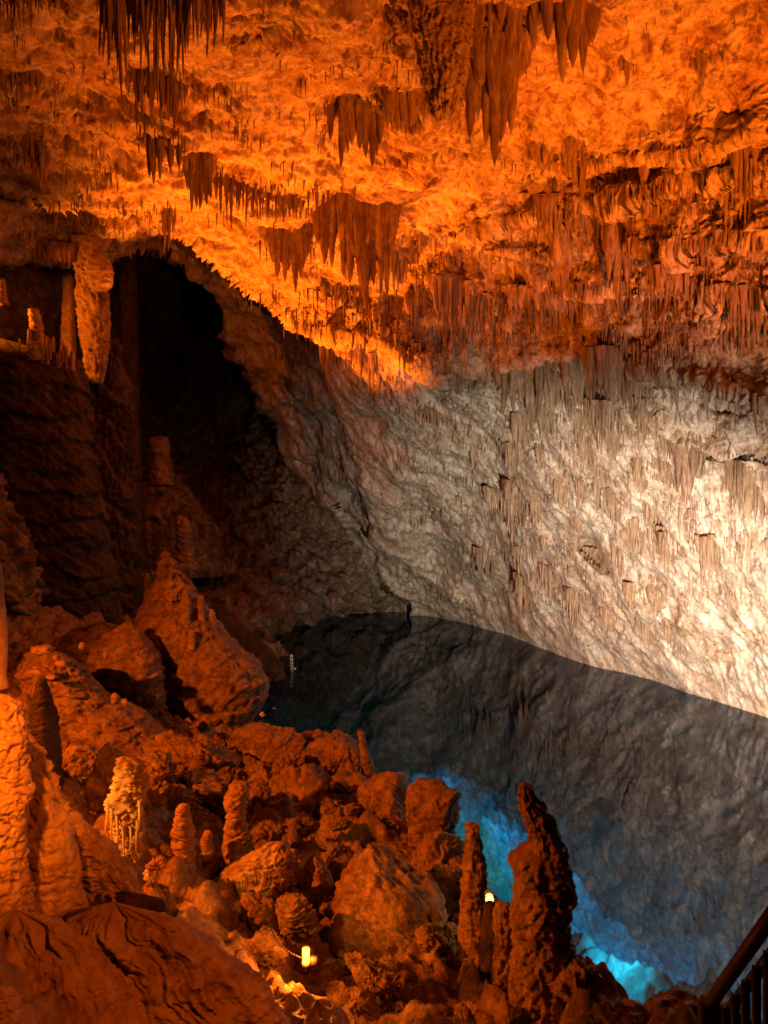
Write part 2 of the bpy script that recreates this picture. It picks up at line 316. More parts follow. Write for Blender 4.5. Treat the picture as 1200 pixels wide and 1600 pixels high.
struct(link_mesh('cave_ceiling', *submesh(P, faces, is_ceil), M_CEIL))
struct(link_mesh('cave_wall', *submesh(P, faces, (~is_dark) & (~is_ceil)), M_WALL))
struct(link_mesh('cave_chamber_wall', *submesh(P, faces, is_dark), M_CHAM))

# depth buffer of the shell, to root stalactites on it
ZB = np.full((900, 750), 1e9); ix = np.round((600+F*SH[:, 0]/SH[:, 1])/2).astype(int)+50; iy = np.round((800-F*(SH[:, 2]-CAMZ)/SH[:, 1])/2).astype(int)+50
ok = (ix >= 0) & (ix < 750) & (iy >= 0) & (iy < 900); np.minimum.at(ZB, (iy[ok], ix[ok]), SH[ok, 1])
def depth(px, py):
    a, b = int(round(py/2))+50, int(round(px/2))+50; k = ZB[max(a-2, 0):a+3, max(b-2, 0):b+3]; k = k[k < 1e8]
    return float(np.median(k)) if len(k) else 20.0

# ------------------------------------------------------------------ rock floor and lake bed
cps = []
for x, y, Y in [(-200, 1500, 3.0), (100, 1600, 3.6), (300, 1600, 4.5), (500, 1600, 5.5), (478, 1512, 6.8), (700, 1560, 6.5), (850, 1560, 6.9), (930, 1530, 6.9), (1000, 1580, 6.4), (1060, 1556, 6.5), (1110, 1570, 6.0), (1200, 1600, 5.2),
                (760, 1410, 8.6), (720, 1330, 9.6), (640, 1260, 11.2), (580, 1205, 13), (480, 1160, 15), (400, 1120, 17), (600, 1500, 7.6), (600, 1420, 9), (450, 1350, 9.7), (300, 1300, 9.4), (200, 1250, 9), (350, 1200, 12.7), (120, 1150, 12),
                (0, 1050, 14), (60, 1000, 18), (0, 930, 24), (-300, 900, 18), (-400, 1200, 8), (250, 1080, 17), (350, 1060, 20), (300, 1020, 25)]:
    p = at(x, y, Y); cps.append((p.x, p.y, p.z-(0.30 if y < 1500 and x > 100 else 0.15)))
cps += [(3.4, 8.6, -.3), (2.9, 7.8, .5), (4.4, 7.9, -.5), (2.8, 9.6, -.5), (3.0, 11.2, -.55), (3.6, 10.6, -.5), (4.3, 10.2, -.6), (4.9, 9.6, -.8), (4.3, 11.8, -2.4), (3.2, 12.4, -2.2), (5.5, 11, -2.6), (5.2, 8.6, -.9), (2.0, 10.6, -.9), (1.6, 12, -1.2), (1.0, 13.2, -1.0), (2.4, 17, -1.4), (.9, 20.5, -1.5), (1.9, 22, -1.8), (2.4, 19.5, -1.8), (3.3, 19, -2.0), (4, 22, -3.2), (4.5, 17, -2.7), (1.5, 25, -3), (0.4, 15.2, -1.2), (-1.2, 18.0, -1.3), (-2.6, 20.5, -1.3),
        (5, 12, -2.6), (8, 12, -4), (5, 20, -5), (10, 16, -5), (0, 25, -4), (5, 30, -5), (-4, 26, -1.5), (-3, 32, -3), (0, 40, -3), (14, 20, -5), (8, 8, -2.2), (7, 6.5, -1), (-5, 31, -.5), (6, 4, 1.5), (0, 2, 2.5), (-6, 2, 4), (14, 4, 0), (20, 10, -2), (12, 40, -5), (-8, 34, 0.5), (-12, 28, 3)]
cps = np.array(cps)
gx = np.arange(-12, 15.01, 0.045); gy = np.concatenate([np.arange(1.0, 18, 0.045), np.arange(18, 46, 0.14)])
GX, GY = np.meshgrid(gx, gy); g = np.stack([GX.ravel(), GY.ravel()], 1)
Z = rbf(cps[:, :2], cps[:, 2], g, 0.15)
def terrain_noise(x, y, z):
    sx_ = (x*.8+y*.5+z*1.2)/.8+.6*fbm(np.stack([x, y, z], 1), 3, 205); sx_ = sx_-np.floor(sx_); sy_ = (x*-.6+y*.9+z*1.5)/.37+.8*fbm(np.stack([x, y, z], 1)*1.7, 3, 206); sy_ = sy_-np.floor(sy_)
    sawt = .2*np.minimum(sx_, (1-sx_)*5)+.1*np.minimum(sy_, (1-sy_)*5)-.12
    Pn = np.stack([x, y, z], 1); wv = np.stack([fbm(Pn/0.9, 2, 201), fbm(Pn/0.9, 2, 202), fbm(Pn/0.9, 2, 203)], 1)
    a, b = voro((Pn+wv*0.25)/1.1, 210); c, d = voro((Pn+wv*0.2)/0.42, 211)
    return sawt+0.3*fbm(Pn/1.4, 3, 220)+0.42*np.clip(b-a, 0, .5)+0.26*np.clip(d-c, 0, .5)+0.06*ridged(Pn/0.25, 3, 230, .6)-.2
tn = terrain_noise(g[:, 0], g[:, 1], Z*0.6)
Z = Z+tn*np.where(Z < -0.6, 1.1, 1.0)
GV = np.stack([g[:, 0], g[:, 1], Z], 1); gf = grid_faces(len(gy), len(gx)); zf = Z[gf].max(1)
struct(link_mesh('rock_floor', *submesh(GV, gf, zf > -0.04), M_BOUL))
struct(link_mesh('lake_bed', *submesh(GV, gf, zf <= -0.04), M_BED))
def ground_z(x, y):
    i = int(np.clip(np.searchsorted(gy, y), 0, len(gy)-1)); j = int(np.clip(np.searchsorted(gx, x), 0, len(gx)-1))
    return float(Z.reshape(len(gy), len(gx))[i, j])

# ------------------------------------------------------------------ water
wm = bpy.data.materials.new('lake_water'); wm.use_nodes = True; nt = wm.node_tree; nt.nodes.remove(nt.nodes['Principled BSDF'])
out = nt.nodes['Material Output']; tr = N(nt, 'ShaderNodeBsdfTransparent'); tr.inputs[0].default_value = (0.16, 0.5, 0.62, 1)
gl = N(nt, 'ShaderNodeBsdfGlossy'); gl.inputs['Roughness'].default_value = 0.012; gl.inputs['Color'].default_value = (0.64, 0.68, 0.76, 1)
fr = N(nt, 'ShaderNodeFresnel'); fr.inputs['IOR'].default_value = 1.33; mx = N(nt, 'ShaderNodeMixShader')
tc = N(nt, 'ShaderNodeTexCoord'); nz = N(nt, 'ShaderNodeTexNoise'); nz.inputs['Scale'].default_value = 1.6; nz.inputs['Detail'].default_value = 3
bp = N(nt, 'ShaderNodeBump'); bp.inputs['Strength'].default_value = 0.05; bp.inputs['Distance'].default_value = 0.02
nt.links.new(tc.outputs['Object'], nz.inputs['Vector']); nt.links.new(nz.outputs['Fac'], bp.inputs['Height'])
nt.links.new(bp.outputs[0], gl.inputs['Normal']); nt.links.new(fr.outputs[0], mx.inputs[0]); nt.links.new(tr.outputs[0], mx.inputs[1]); nt.links.new(gl.outputs[0], mx.inputs[2]); nt.links.new(mx.outputs[0], out.inputs['Surface'])
struct(link_mesh('lake_water', [(-30, 0.5, 0), (40, 0.5, 0), (40, 60, 0), (-30, 60, 0)], np.array([[0, 1, 2, 3]]), wm, smooth=False))

# ================================================================== builders of the formations
def spike(mb, x, y, z0, L, R, seed=0, seg=10, rings=14, flute=0.25, prof='drip', bend=0.02, up=False, squash=1.0):
    """one hanging drip (or standing one, up=True) as a tapering fluted shaft"""
    rs = np.random.RandomState(seed % 100000)
    t = np.linspace(0, 1, rings); th = np.arange(seg)/seg*2*np.pi
    if prof == 'drip': r = (1-t)**0.55*0.62+0.38*np.exp(-t*5)
    elif prof == 'cone': r = (1-t)**0.85
    elif prof == 'carrot': r = np.sqrt(np.clip(1-t**2.2, 0, 1))*(0.72+0.28*(1-t))
    else: r = np.clip(1-t**6, 0, 1)*(1-0.25*t)
    r = np.maximum(r, 0.03)
    k = rs.randint(2, 5); ph = rs.rand(4)*6.28
    T, H = np.meshgrid(t, th, indexing='ij')
    rr = r[:, None]*(1+flute*(0.5*np.sin(k*H+ph[0]+1.5*T)+0.35*np.sin((2*k+1)*H+ph[1])+0.3*np.sin(T*L/R*1.1+ph[2])*0.6+0.25*np.sin(T*L/R*2.7+ph[3]+H)))
    rr = rr+rs.normal(0, 0.05*flute*2.6, rr.shape)*r[:, None]
    rr[-1] = 0.02
    bx, by = rs.normal(0, bend, 2)*L
    cx = x+bx*T**2+np.sin(T*5+ph[0])*bend*L*0.25; cy = y+by*T**2
    sgn = 1 if up else -1
    X = cx+R*rr*np.cos(H); Y = cy+R*rr*np.sin(H)*squash; Zz = z0+sgn*T*L
    V = np.stack([X, Y, Zz], 2).reshape(-1, 3)
    i = np.arange(rings-1)[:, None]*seg; j = np.arange(seg)[None]; jn = (j+1) % seg
    a = (i+j).ravel(); b2 = (i+jn).ravel(); c = (i+seg+jn).ravel(); d = (i+seg+j).ravel()
    q = np.stack([a, d, c, b2], 1) if not up else np.stack([a, b2, c, d], 1)
    mb.add(V, q)
ROOTS = []
def formation(label, root, tips, n, wpx, seed, mat=None, group=None, depthlift=0.0, prof='drip', rows=2, flute=0.38, cat='stalactites', name='stalactite_curtain', jitter=0.25, thick=1.0, Y=None, short=0.35, squash=1.0):
    """a fused curtain of drips: root and tips are lines of (px, py)"""
    ROOTS.append((root, n, float(np.mean([t[1] for t in tips])-np.mean([r[1] for r in root])), wpx))
    rs = np.random.RandomState(seed); mb = MB(); x0, x1 = root[0][0], root[-1][0]; jitter = max(jitter, .36) if n > 8 else jitter
    ym = depth((x0+x1)/2, curve(root, (x0+x1)/2)) if Y is None else Y
    if x1-x0 < 60 and Y is None: Y = ym
    for i in range(n):
        for k in range(rows):
            x = x0+(x1-x0)*(i+0.5+rs.uniform(-.5, .5))/n; yr = float(curve(root, x)); yt = float(curve(tips, x))
            Ls = (yt-yr)*(1-jitter*rs.rand()) if k == 0 else (yt-yr)*rs.uniform(short, 1-jitter)
            Yd = ((ym if x1-x0 < 130 else 0.6*depth(x, yr)+0.4*ym) if Y is None else Y)-depthlift+rs.uniform(-.12, .25)*k
            R = wpx*rs.uniform(.6, 1.25)*(1.25 if k else 1)/F*Yd*0.5*thick
            up = 0.35
            p = at(x, yr, Yd); Lm = Ls/F*Yd+up
            spike(mb, p.x, Yd, p.z+up, Lm, R, seed*131+i*7+k, seg=12 if wpx > 6 else 8, rings=int(np.clip(Lm/R*1.2, 10, 34)), flute=flute, prof=prof, squash=squash)
    m = max(2, n); sp = (x1-x0)/m
    for i in range(m+1):
        x = x0+(x1-x0)*i/m; yr = float(curve(root, x)); Yd = ((ym if x1-x0 < 130 else 0.6*depth(x, yr)+0.4*ym) if Y is None else Y)-depthlift+.05
        p = at(x, yr, Yd); R = (max(sp*1.2, wpx*.75) if yr < 700 else max(sp*.9, wpx*.5))/F*Yd; spike(mb, p.x, Yd+(.15 if yr > 560 else 0), p.z+.4, .4+min(.5, R*1.3), R, seed*977+i, 12, 10, .4, 'carrot')
    xm = (x0+x1)/2; p = at(xm, curve(root, xm), ym)
    o = mb.build(name, mat or M_STAL, None, (p.x, p.y, p.z+0.35)); return tag(o, label, cat, group)
_ico = {}
def ico(sub):
    if sub in _ico: return _ico[sub]
    import bmesh
    bm = bmesh.new(); bmesh.ops.create_icosphere(bm, subdivisions=sub, radius=1)
    V = np.array([v.co[:] for v in bm.verts]); T = np.array([[v.index for v in f.verts] for f in bm.faces]); bm.free(); _ico[sub] = (V, T); return V, T
def rough(V, scale, amp, seed, crust=0.0):
    """displace closed rock vertices outward with cracked, pitted noise in metres"""
    c = V.mean(0); W = np.stack([fbm(V/scale*1.2, 2, seed), fbm(V/scale*1.2, 2, seed+1), fbm(V/scale*1.2, 2, seed+2)], 1)
    a, b = voro((V+W*scale*.25)/scale, seed+3)
    h = amp*(0.9*fbm(V/scale/1.4, 3, seed+4)+0.8*(np.clip(b-a, 0, .35)-.25)+0.3*fbm(V/scale*4, 3, seed+5, .6)+0.16*ridged(V/scale*7, 3, seed+6, .6))
    rq = np.random.RandomState(seed % 9999)
    for kk in range(2):
        n_ = rq.normal(size=3); n_[2] += .8; n_ /= np.linalg.norm(n_); x_ = V@n_/(scale*(.55, .23)[kk])+.5*W[:, 0]+rq.rand()
        sw = x_-np.floor(x_); h = h+amp*(.95, .42)[kk]*(np.minimum(sw, (1-sw)*6)-.45)
    if crust:
        a, b = voro((V+W*.03)/(scale*.3), seed+9); h = h+crust*(0.5-a)+crust*.6*ridged(V/(scale*.22), 2, seed+12)
    return h
def boulder_mesh(cx, cy, wpx, hpx, Y, seed, sub=5, cuts=13, dr=0.85, tilt=0.0, amp=0.12, crust=0.0):
    V, T = ico(sub); V = V.copy(); rs = np.random.RandomState(seed)
    V = np.sign(V)*np.abs(V)**rs.uniform(.62, .85)
    from mathutils import Euler
    V = V@np.array(Euler(rs.uniform(-.5, .5, 3)).to_matrix())
    for k in range(cuts):
        n = rs.normal(size=3); n /= np.linalg.norm(n); d = rs.uniform(.62, 1.0); e = V@n-d
        V = V-np.outer(np.maximum(e, 0)*.985, n)
    sx, sz = wpx/F*Y/2, hpx/F*Y/2; sy = dr*(sx+sz)/2
    V = V/np.abs(V).max(0)*np.array([sx, sy, sz])
    nn = V/np.array([sx, sy, sz])**1.0; nn /= np.linalg.norm(nn, axis=1)[:, None]
    s = (sx+sz)/2; V = V+nn*rough(V+seed*3.1, s*.7, s*amp*1.3, seed, crust*s)[:, None]
    c, s_ = math.cos(tilt), math.sin(tilt); V = np.stack([V[:, 0]*c+V[:, 2]*s_, V[:, 1], -V[:, 0]*s_+V[:, 2]*c], 1)
    return V, T
def boulder(label, cx, cy, w_, h_, Y, seed, name='boulder', cat='boulder', group=None, mat=None, parent=None, **k):
    V, T = boulder_mesh(cx, cy, w_, h_, Y, seed, **k); p = at(cx, cy, Y)
    o = link_mesh(name, V+np.array(p[:]), T, mat or M_BOUL, parent, (p.x, p.y, p.z-h_/F*Y/2))
    if parent is None: tag(o, label, cat, group)
    return o
def sil_rock(label, rows, Y, seed, name='boulder', cat='boulder', group=None, mat=None, parent=None, dr=0.8, amp=0.12, scale=None, crust=0.0, seg=None, power=2.4, ribs=0.0, ribk=22, lean=0.0, close=True, step=1.5, cap=0.35, terrace=0.0, grain=None):
    """solid rock whose outline follows rows of (py, px_left, px_right) at distance Y; superelliptic, cracked all round"""
    r = np.array(rows, float); n = int(np.clip((r[-1, 0]-r[0, 0])/step, 12, 260)); py = np.linspace(r[0, 0], r[-1, 0], n)
    xl = np.interp(py, r[:, 0], r[:, 1]); xr = np.interp(py, r[:, 0], r[:, 2])
    ker = np.array([1, 2, 3, 2, 1.])/9; 
    for a in (xl, xr): a[2:-2] = np.convolve(a, ker, 'valid')
    wmax = (xr-xl).max()/F*Y; seg = seg or int(np.clip(wmax/ (step/F*Y) * 1.6, 24, 320))
    th = np.arange(seg)/seg*2*np.pi; Hh, _ = np.meshgrid(th, py); _, PYY = np.meshgrid(th, py)
    cx = ((xl+xr)/2-600)/F*Y; hw = (xr-xl)/2/F*Y; z = CAMZ-(py-800)/F*Y
    hgt = z[0]-z[-1]
    t = (z[0]-z); capf = np.clip(t/(cap*hw.max()+1e-6)+0.05, 0, 1)**0.5
    hd = dr*(0.5*hw+0.5*np.minimum(hw.max(), hw*1.2+0.02))*capf
    co, si = np.cos(Hh), np.sin(Hh); e = 2/power
    X = cx[:, None]+hw[:, None]*np.sign(co)*np.abs(co)**e
    Yy = Y+hd[:, None]*np.sign(si)*np.abs(si)**e+lean*(z-z[-1])[:, None]
    Zz = np.repeat(z[:, None], seg, 1)
    V = np.stack([X, Yy, Zz], 2).reshape(-1, 3)
    nr = np.stack([co/np.maximum(hw, .01)[:, None], si/np.maximum(hd, .01)[:, None], 0*co], 2).reshape(-1, 3); nr /= np.linalg.norm(nr, axis=1)[:, None]+1e-9
    sc_ = scale or wmax*.4; h = rough(V+seed*1.7, sc_, sc_*amp, seed, crust*sc_)
    if ribs:
        q = np.arctan2(V[:, 1]-Y, V[:, 0]-np.repeat(cx, seg)); w_ = fbm(V/sc_, 2, seed+20)
        h = h+ribs*ridged(np.stack([q*ribk/6.28*1.5+w_*.8, V[:, 2]/(sc_*1.6), q*0], 1), 3, seed+21)
    if terrace: h = h+terrace*np.abs(np.sin(V[:, 2]*3.14/ (terrace*5)+2*fbm(V/sc_, 2, seed+30)))
    if grain:
        ang, wd, ga = grain; ca, sa = math.cos(ang), math.sin(ang)
        w2 = fbm(V/(wd*4), 2, seed+50)
        h = h+ga*ridged(np.stack([(V[:, 0]*sa+V[:, 2]*ca)/wd+w2*1.2, V[:, 1]/wd*.6, (V[:, 0]*ca-V[:, 2]*sa)/(wd*9)], 1), 3, seed+51)
    fade = np.repeat(np.clip(hw/(hw.max()*.25+1e-6), .15, 1), seg)
    V = V+nr*(h*fade)[:, None]; V[:, 2] += (0.35*sc_*amp*fbm(V/sc_*2, 2, seed+40))*fade
    i = np.arange(n-1)[:, None]*seg; j = np.arange(seg)[None]; jn = (j+1) % seg
    Qd = np.stack([(i+j).ravel(), (i+seg+j).ravel(), (i+seg+jn).ravel(), (i+jn).ravel()], 1)
    top = V[:seg].mean(0)+[0, 0, hw[0]*.3]; bot = V[-seg:].mean(0); m = len(V)
    V = np.concatenate([V, [top, bot]]); jj = np.arange(seg); k2 = (jj+1) % seg
    T = np.concatenate([np.stack([np.full(seg, m), jj, k2], 1), np.stack([np.full(seg, m+1), (n-1)*seg+k2, (n-1)*seg+jj], 1)])
    o = link_mesh(name, V, [Qd, T], mat or M_BOUL, parent, (cx[-1], Y, z[-1]))
    if parent is None: tag(o, label, cat, group)
    return o
def stalagmite(label, rows, Y, seed, **k):
    k.setdefault('name', 'stalagmite'); k.setdefault('cat', 'stalagmite'); k.setdefault('mat', M_FLOW); k.setdefault('dr', .95); k.setdefault('power', 2.1); k.setdefault('step', 1.2)
    return sil_rock(label, rows, Y, seed, **k)

ONES = ['', 'first', 'second', 'third', 'fourth', 'fifth', 'sixth', 'seventh', 'eighth', 'ninth', 'tenth', 'eleventh', 'twelfth', 'thirteenth', 'fourteenth', 'fifteenth', 'sixteenth', 'seventeenth', 'eighteenth', 'nineteenth', 'twentieth']
def ordinal(n):
    if n <= 20: return ONES[n]
    t, u = divmod(n, 10); tens = {2: 'twent', 3: 'thirt', 4: 'fort', 5: 'fift'}[t]
    return tens+'ieth' if u == 0 else tens+('y-')+ONES[u]
# ================================================================== stalactite formations on the ceiling, from the photo's top down
fm = formation
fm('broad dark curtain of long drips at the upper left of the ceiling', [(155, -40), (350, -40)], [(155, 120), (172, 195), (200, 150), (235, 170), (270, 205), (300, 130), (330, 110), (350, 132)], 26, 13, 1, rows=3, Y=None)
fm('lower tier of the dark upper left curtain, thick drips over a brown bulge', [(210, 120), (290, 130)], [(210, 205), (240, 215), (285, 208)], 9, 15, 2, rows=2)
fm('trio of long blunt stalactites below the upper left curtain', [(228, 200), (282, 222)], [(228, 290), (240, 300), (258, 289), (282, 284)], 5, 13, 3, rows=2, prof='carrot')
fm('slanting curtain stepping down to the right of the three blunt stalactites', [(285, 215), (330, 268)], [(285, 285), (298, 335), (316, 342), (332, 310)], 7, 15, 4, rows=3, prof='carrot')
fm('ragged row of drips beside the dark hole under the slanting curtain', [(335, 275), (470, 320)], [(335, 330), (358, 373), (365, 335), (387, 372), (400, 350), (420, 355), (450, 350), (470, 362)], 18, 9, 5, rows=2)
fm('big reddish fused curtain with three long tips left of the bright ceiling basin', [(486, 300), (560, 310), (612, 345)], [(486, 350), (512, 455), (525, 420), (548, 460), (570, 496), (582, 440), (604, 502), (614, 440)], 15, 22, 6, rows=3, prof='carrot', flute=0.35)
fm('short drips hanging under the fused red curtain', [(495, 440), (560, 470)], [(495, 470), (515, 500), (545, 490), (560, 485)], 6, 9, 7)
fm('dark pointed cluster hanging alone left of the fused red curtain', [(420, 375), (450, 362), (480, 368)], [(420, 425), (430, 436), (445, 452), (462, 474), (480, 430)], 9, 14, 8, rows=3, prof='carrot')
o = sil_rock('huge fluted column like stalactite with knobbly ridges, hanging from the top edge', [(-120, 632, 748), (-60, 636, 744), (0, 642, 738), (60, 650, 732), (120, 664, 724), (160, 674, 716), (180, 682, 711), (192, 688, 700)], 11.5, 61, name='stalactite', cat='stalactite', mat=M_FLOW, dr=.8, amp=.05, ribs=0.05, ribk=16, crust=.06, scale=.35, cap=0)
fm('dark folded drapery with a single blunt tip, right of the huge fluted stalactite', [(716, 80), (808, 95)], [(716, 150), (735, 228), (748, 200), (762, 266), (775, 262), (790, 225), (808, 205)], 8, 30, 9, rows=3, prof='carrot', flute=.2, Y=12.2, thick=1.0, squash=.6)
fm('group of thin folded draperies at the top edge between two large stalactites', [(735, -30), (845, -20)], [(735, 60), (760, 50), (785, 90), (800, 85), (815, 95), (828, 104), (842, 74)], 9, 22, 10, rows=2, prof='carrot', flute=.25, Y=11.8, squash=.5)
fm('long dark drapery narrowing to two tips at the top edge, right of the folded draperies', [(852, -60), (938, -60)], [(852, 60), (870, 110), (888, 158), (900, 120), (914, 148), (936, 50)], 7, 32, 11, rows=3, prof='carrot', flute=.2, Y=11.6, squash=.7)
fm('brown folded drapery with thin tips on the ceiling left of the huge fluted stalactite', [(515, 170), (560, 160), (600, 175)], [(515, 225), (530, 280), (548, 235), (570, 274), (600, 250)], 8, 17, 12, rows=2, prof='carrot', flute=.3)
fm('low brown drapery tucked against the huge fluted stalactite', [(600, 140), (665, 150)], [(600, 200), (625, 215), (650, 205), (665, 190)], 7, 18, 13, rows=2, prof='carrot')
fm('lone bent dark stalactite on the smooth ceiling at the upper right', [(1084, 72), (1122, 80)], [(1084, 120), (1096, 160), (1106, 110), (1122, 100)], 4, 19, 14, rows=2, prof='carrot', Y=12.2)
fm('small dark blade on the ceiling, left of the lone bent stalactite', [(972, 98), (986, 100)], [(972, 125), (980, 140), (986, 130)], 2, 10, 15, rows=1, prof='carrot')
fm('short stub drips at the top left corner', [(-10, -5), (60, -10), (100, 0)], [(-10, 45), (15, 60), (50, 78), (62, 30), (100, 25)], 11, 9, 16)
fm('dark drips on the left edge below the corner drips', [(-10, 120), (35, 115), (60, 130)], [(-10, 160), (28, 186), (40, 150), (60, 160)], 9, 8, 17)
fm('ragged drips above the dark recess at the left edge', [(-10, 210), (40, 225), (70, 265)], [(-10, 250), (40, 262), (52, 292), (70, 320)], 10, 9, 18)
fm('brown blade like stalactite standing apart on the right ceiling lip', [(838, 240), (858, 244)], [(838, 270), (850, 300), (858, 275)], 2, 14, 19, rows=2, prof='carrot')
fm('black pointed pair of stalactites on the lip above the fringe', [(885, 246), (917, 250)], [(885, 280), (898, 300), (910, 337), (917, 300)], 5, 12, 20, rows=2, prof='cone')
fm('broad flat sided stalactite hanging from the right ledge', [(1005, 262), (1034, 262)], [(1005, 330), (1016, 352), (1028, 362), (1034, 340)], 4, 15, 21, rows=3, prof='carrot')
fm('long dark slender stalactite right of the flat sided one', [(1035, 288), (1054, 288)], [(1035, 350), (1046, 404), (1054, 345)], 3, 12, 22, rows=2, prof='carrot')
fm('tall twin stalactites near the right edge', [(1148, 258), (1180, 258)], [(1148, 320), (1156, 350), (1168, 360), (1180, 300)], 5, 12, 23, rows=2)
fm('slim cluster hanging below the twin stalactites', [(1128, 315), (1160, 320)], [(1128, 380), (1142, 390), (1160, 370)], 5, 9, 24)
fm('glowing orange stalactite with knobbly sides, longest below the dense fringe', [(864, 340), (897, 335)], [(864, 400), (874, 470), (882, 482), (890, 450), (897, 400)], 5, 17, 25, rows=3, prof='carrot', mat=M_FLOW, flute=.4)
fm('dark clump above the glowing stalactite', [(840, 335), (900, 330)], [(840, 385), (870, 400), (900, 385)], 9, 10, 26, rows=2)
fm('dark curtain of drips around the hollow right of the glowing stalactite', [(955, 300), (1040, 300)], [(955, 385), (980, 402), (1010, 395), (1040, 404)], 12, 10, 27, rows=2)
fm('long brown drapery below the hollow, right of the glowing stalactite', [(948, 380), (985, 380)], [(948, 430), (962, 478), (972, 494), (985, 460)], 5, 16, 28, rows=2, prof='carrot')
fm('pale brown curtain below the fused red curtain', [(588, 395), (640, 400)], [(588, 470), (605, 480), (640, 450)], 7, 14, 29, rows=2)
fm('brown ragged curtain on the lip right of the fused red curtain', [(640, 480), (680, 450)], [(640, 520), (655, 530), (665, 548), (680, 520)], 7, 13, 30, rows=2)
fm('wide brown curtain with tall folds under the bright lip', [(678, 450), (720, 455), (795, 485)], [(678, 510), (700, 560), (715, 540), (740, 560), (760, 540), (795, 545)], 20, 13, 31, rows=2)
fm('dark tasselled curtain below the first ledge of the wall', [(800, 470), (900, 480), (990, 520)], [(800, 490), (835, 545), (870, 520), (910, 530), (950, 535), (990, 530)], 22, 9, 32, rows=2)
fm('short dark row of drips on the second ledge', [(1020, 440), (1060, 445), (1140, 470)], [(1020, 470), (1050, 500), (1100, 480), (1140, 475)], 16, 7, 33, rows=2)
fm('brown bundle of drips at the right edge above the wall ledges', [(1142, 475), (1205, 470)], [(1142, 540), (1170, 555), (1205, 570)], 12, 11, 34, rows=2)
fm('dark ragged curtain with two thick tips left of the comb like drips', [(785, 590), (845, 585)], [(785, 640), (795, 672), (810, 620), (834, 686), (845, 640)], 7, 17, 35, rows=2, prof='carrot', flute=.45)
fm('comb of thin straight drips in the middle of the wall', [(835, 585), (895, 580)], [(835, 660), (850, 650), (870, 665), (895, 655)], 13, 7, 36, rows=2, prof='tube')
fm('long fluted curtain in the centre of the wall', [(880, 560), (920, 555)], [(880, 640), (900, 655), (920, 640)], 7, 11, 37, rows=2, prof='tube')
fm('wide fluted curtain right of the centre of the wall', [(918, 565), (1018, 560)], [(918, 650), (945, 640), (980, 650), (1018, 640)], 21, 9, 38, rows=2, prof='tube')
fm('lower tier of thin drips under the wide fluted curtain', [(918, 645), (1000, 650)], [(918, 700), (940, 722), (960, 700), (1000, 715)], 15, 8, 39, rows=2)
fm('thick hanging bundle at the end of the black crack', [(1058, 705), (1100, 700)], [(1058, 760), (1070, 812), (1085, 770), (1100, 750)], 6, 16, 40, rows=3, prof='carrot')
fm('row of straight brown drips at the right edge below the crack', [(1140, 742), (1205, 745)], [(1140, 800), (1170, 820), (1205, 830)], 13, 9, 41, rows=2, prof='tube')
fm('slender stalactite group low on the right of the wall', [(1030, 850), (1055, 850)], [(1030, 890), (1044, 918), (1055, 880)], 4, 9, 42)
fm('group of drips between the slender low group and the right edge', [(1095, 860), (1140, 850)], [(1095, 930), (1115, 925), (1140, 900)], 8, 9, 43)
fm('pair of ragged tufts low on the middle of the wall', [(985, 830), (1010, 820)], [(985, 870), (1000, 880), (1010, 850)], 4, 9, 44)
fm('drip group near the waterline at the centre of the wall', [(744, 868), (772, 865)], [(744, 900), (757, 914), (772, 905)], 5, 8, 45, prof='tube')
fm('pale drips under the lip at the left of the wall', [(498, 520), (525, 530)], [(498, 590), (512, 602), (525, 570)], 4, 10, 46, rows=2)
fm('brown fluted curtain with a slanting root below the lip', [(530, 545), (590, 570), (640, 600)], [(530, 560), (560, 600), (600, 640), (620, 672), (640, 665)], 13, 12, 47, rows=2)
fm('tufted drips on the diagonal edge of the pale wall', [(655, 630), (700, 655)], [(655, 665), (680, 680), (700, 670)], 8, 9, 48)
fm('single brown stalactite alone on the pale slope', [(735, 705), (745, 706)], [(735, 730), (740, 742), (745, 730)], 1, 10, 49, rows=2, prof='carrot')
fm('white frosted drips on the pale wall', [(760, 775), (815, 790)], [(760, 800), (790, 830), (815, 835)], 11, 5, 50, mat=M_FLOW)
fm('small brown drip right of the white frosted drips', [(928, 760), (938, 762)], [(928, 790), (934, 804), (938, 785)], 1, 10, 51, rows=2, prof='carrot')
fm('thin spiky drips above the arch of the dark chamber', [(255, 330), (265, 335)], [(255, 395), (265, 402)], 2, 9, 52, rows=2)
fm('ragged drips on the lower ceiling at the left', [(60, 325), (200, 350)], [(60, 350), (90, 365), (130, 358), (160, 375), (200, 362)], 16, 8, 53)
fm('short drip row left of the column at the far left', [(0, 385), (110, 400)], [(0, 402), (60, 412), (110, 425)], 14, 6, 54)

rw = np.random.RandomState(12); WC = []
for t in range(400):
    x, y = rw.uniform(800, 1195), rw.uniform(600, 1000)
    if y > curve(WATERLINE, x)-70 or y < 610+(1200-x)*.1 or any(abs(x-a) < 30 and abs(y-b) < 42 for a, b in WC): continue
    WC.append((x, y))
WC = sorted(WC)[:34]
for i, (x, y) in enumerate(WC):
    ww, hh = rw.uniform(10, 30), rw.uniform(26, 62); sl = rw.uniform(-.1, .5)*ww
    fm(ordinal(i+1)+' from the left of the tan drip clusters on the pale right wall', [(x-ww/2, y), (x+ww/2, y+sl)], [(x-ww/2, y+hh*.5), (x-ww*.1, y+hh), (x+ww/2, y+sl+hh*.6)], int(3+ww/6), rw.uniform(6, 10), 800+i, rows=2, prof=['drip', 'carrot', 'tube'][i % 3], flute=.45, group='tan drip clusters on the right wall')

